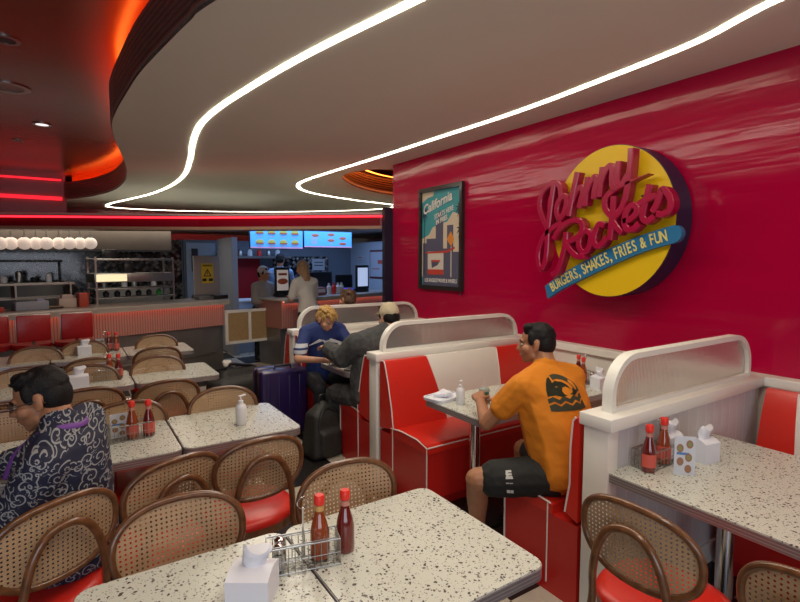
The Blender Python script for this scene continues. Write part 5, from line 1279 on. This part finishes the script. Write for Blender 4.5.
# ---- man in patterned shirt, left
J = seated(.56, .02, 0, .12, .44, .50, -.075, .19)
J['hrot'] = (18, 15, 0); J['head'] = V(.055, .115, 1.155); J['neck'] = V(.025, .035, 1.045); J['shL'] = V(-.165, -.01, .955)
RL = Matrix.Rotation(R(-32), 3, 'Z')
for s_ in 'LR':
    for k_ in ('kn', 'an', 'to', 'hip'): J[k_+s_] = RL @ J[k_+s_]
J['elL'] = V(-.22, .10, .73); J['wrL'] = V(-.10, .34, .79); J['elR'] = V(.30, .30, .82); J['wrR'] = V(.16, .52, .80)
m2, c2, hh = person('man with black hair and glasses in navy batik shirt, seated at left looking down', (-.04, 2.33, 0), 62, J, SKIN, HAIRB,
    [('batik_shirt', BATIK, ('shirt', .022, 1.35)), ('trousers', mat('dark_trousers', (.02, .02, .03), .8), ('pants', .012, 1.9)), ('shoes', BLACK, ('shoes', 0))], vox=.005, fat=1.10, glasses=True, torso=(.175, .115, .165, .13), folds=.006)
ly = MB(); nk = J['neck']
ly.tube(catmull([nk+V(-.10, .15, -.16), nk+V(-.115, .10, -.07), nk+V(-.108, .03, -.005), nk+V(-.08, -.04, .02), nk+V(-.02, -.09, .015), nk+V(.05, -.08, .015), nk+V(.10, -.02, .0), nk+V(.11, .06, -.06)], 6), .011, n=8, flat=(.35, 1))
part('lanyard', ly, mat('purple_lanyard', (.16, .05, .28), .6), m2, 60)
# ---- blond diner in blue jersey
J = seated(.56, .10, 0, .12, .40, .52, -.10, .17)
J['hrot'] = (24, 30, 0)
J['elL'] = V(-.24, .30, .83); J['wrL'] = V(-.02, .44, .82); J['elR'] = V(.31, .26, .80); J['wrR'] = V(.10, .45, .80)
BLUE = stripes('blue_jersey', (.02, .065, .30), (.02, .065, .30), 1, 0, .5, .7)
def jersey():
    m = bpy.data.materials.new('blue_white_jersey'); t, n, l = nt(m); b = n['Principled BSDF']
    tc = n.new('ShaderNodeTexCoord'); s = n.new('ShaderNodeSeparateXYZ'); l.new(tc.outputs['Object'], s.inputs[0])
    ax = mnode(n, 'ABSOLUTE', s.outputs[0], l=l); side = mnode(n, 'GREATER_THAN', ax, .205, l=l)
    z = s.outputs[2]
    b1 = mnode(n, 'MULTIPLY', mnode(n, 'GREATER_THAN', z, .90, l=l), mnode(n, 'LESS_THAN', z, .935, l=l), l=l)
    b2_ = mnode(n, 'MULTIPLY', mnode(n, 'GREATER_THAN', z, .845, l=l), mnode(n, 'LESS_THAN', z, .88, l=l), l=l)
    f = mnode(n, 'MULTIPLY', mnode(n, 'ADD', b1, b2_, l=l), side, l=l)
    mx = n.new('ShaderNodeMix'); mx.data_type = 'RGBA'; l.new(f, mx.inputs[0]); mx.inputs[6].default_value = (.007, .024, .13, 1); mx.inputs[7].default_value = (.5, .52, .55, 1)
    l.new(mx.outputs[2], b.inputs['Base Color']); b.inputs['Roughness'].default_value = .75; return m
m3, c3, _ = person('blond diner in blue and white jersey seated at the back booth, looking down at food', (2.05, 4.58, 0), 176, J, SKINL, HAIRY,
    [('jersey', jersey(), ('shirt', .020, .75)), ('trousers', mat('black_jeans', (.012, .013, .018), .8), ('pants', .012, 1.9)), ('shoes', BLACK, ('shoes', 0))], vox=.006, hairstyle='messy', torso=(.15, .105, .14, .115), hscale=.95, fat=.88)
me = text_mesh('DODGERS' if False else 'Giants' if False else 'LA', .09, Matrix(), 0, 'CENTER', 1, .003) if False else None
q = MB(); q.box((.02, .30, .93), (.15, .006, .026)); q.b.transform(Matrix.Identity(4))
o = part('chest_print', q, mat('print_pale', (.45, .47, .52), .7), m3); o.location = (0, 0, 0)
s_ = o.modifiers.new('d', 'SUBSURF'); s_.subdivision_type = 'SIMPLE'; s_.levels = 4; s_.render_levels = 4
s_ = o.modifiers.new('w', 'SHRINKWRAP'); s_.target = c3['jersey']; s_.wrap_method = 'NEAREST_SURFACEPOINT'; s_.offset = .003
# ---- diner in grey jacket and cap
J = seated(.57, .04, 0, .11, .42, .52, -.05, .20); J['head'].x += .22; J['neck'].x += .15; J['chest'].x += .07; J['shL'].x += .05; J['shR'].x += .08
J['hrot'] = (-6, 12, 0); J['elL'] = V(-.20, .17, .89); J['wrL'] = V(-.20, .41, .93); J['elR'] = V(.30, .28, .80); J['wrR'] = V(.12, .42, .80)
J['knL'] = V(-.12, .42, .52)
GREY = mat('grey_jacket_fleece', (.055, .058, .058), .9, var=.3, vscale=30)
m4, c4, _h4 = person('diner in charcoal jacket and beige cap, back turned, seated at the back booth', (2.11, 3.62, 0), 6, J, SKINL, HAIRB,
    [('jacket', GREY, ('shirt', .032, 1.85)), ('trousers', GREY, ('pants', .02, 1.9)), ('shoes', BLACK, ('shoes', 0)), ('cap', mat('beige_cap', (.48, .41, .27), .8), ('cap', 0, 1))], vox=.006, folds=.008, fat=1.12)
part('cap_opening', MB().ell(_h4(0, -.098, .012), (.030, .016, .026), HAIRB and Matrix.Rotation(0, 3, 'Z')), HAIRB, m4, 80)
# ---- head behind the farthest partition
J = seated(.57, .05, 0, .10, .42, .52); J['hrot'] = (20, 10, 0)
person('brown-haired diner seated behind the farthest partition, only hair showing', (2.72, 5.20, 0), 0, J, SKINL, HAIRBR,
    [('jacket', mat('dark_jacket', (.03, .03, .035), .9), ('shirt', .02, 1.9)), ('trousers', BLK, ('pants', .012, 1.9))], vox=.008, hairstyle='bun', folds=0)
# ---- standing figures
def standing(h=1.70, lean=.03, arms='down'):
    k = h/1.75
    J = dict(pelvis=V(0, 0, .95)*k, belly=V(0, .01+lean*.3, 1.12)*k, chest=V(0, lean, 1.29)*k, neck=V(0, lean*1.2, 1.46)*k, head=V(0, lean*1.5+.02, 1.615)*k, hrot=(0, 8, 0), trot=(0, 3))
    for s_, q in (('L', -1), ('R', 1)):
        J['sh'+s_] = V(q*.165, lean, 1.395)*k; J['hip'+s_] = V(q*.09, 0, .90)*k; J['kn'+s_] = V(q*.10, .02, .50)*k; J['an'+s_] = V(q*.10, -.02, .09); J['to'+s_] = V(q*.11, .13, .03)
        J['el'+s_] = V(q*.22, lean+.06, 1.13)*k; J['wr'+s_] = V(q*.12, lean+.30, 1.10)*k; J['hs'+s_] = -q
    return J
J = standing(1.72, .10); J['hrot'] = (0, 18, 0); J['wrL'] = V(-.10, .38, 1.14); J['wrR'] = V(.12, .38, 1.14)
person('blonde customer in white t-shirt and black trousers standing at the cashier counter', (3.05, 7.20, 0), 12, J, SKINL, HAIRLB,
    [('white_t_shirt', mat('white_cotton', (.55, .52, .47), .85), ('shirt', .018, .8)), ('trousers', BLK, ('pants', .012, 1.95)), ('shoes', BLACK, ('shoes', 0))], vox=.008, hairstyle='long', torso=(.14, .10, .12, .10))
J = standing(1.60, .02); J['hrot'] = (20, 10, 0)
ps = Vector((2.72, 8.42))
person('staff member in pale grey shirt and cap behind the gate', (ps.x, ps.y, 0), 200, J, SKIN, HAIRB,
    [('uniform_shirt', mat('grey_uniform', (.26, .23, .21), .8), ('shirt', .016, 1.3)), ('trousers', BLK, ('pants', .012, 1.95)), ('shoes', BLACK, ('shoes', 0)), ('cap', mat('grey_cap', (.42, .37, .34), .8), ('cap', 0, 1)), ('bow_tie', BLACK, ('cap', 0, 1)) if False else ('apron', mat('black_apron', (.02, .02, .022), .8), ('pants', .03, .5))], vox=.008, torso=(.14, .10, .12, .10))
J = standing(1.86, .02)
person('kitchen worker in pale blue shirt behind the cashier counter', (3.30, 9.15, 0), -30, J, SKIN, HAIRB,
    [('blue_shirt', mat('pale_blue_shirt', (.22, .33, .52), .8), ('shirt', .018, .9)), ('trousers', BLK, ('pants', .012, 1.95)), ('shoes', BLACK, ('shoes', 0))], vox=.009)
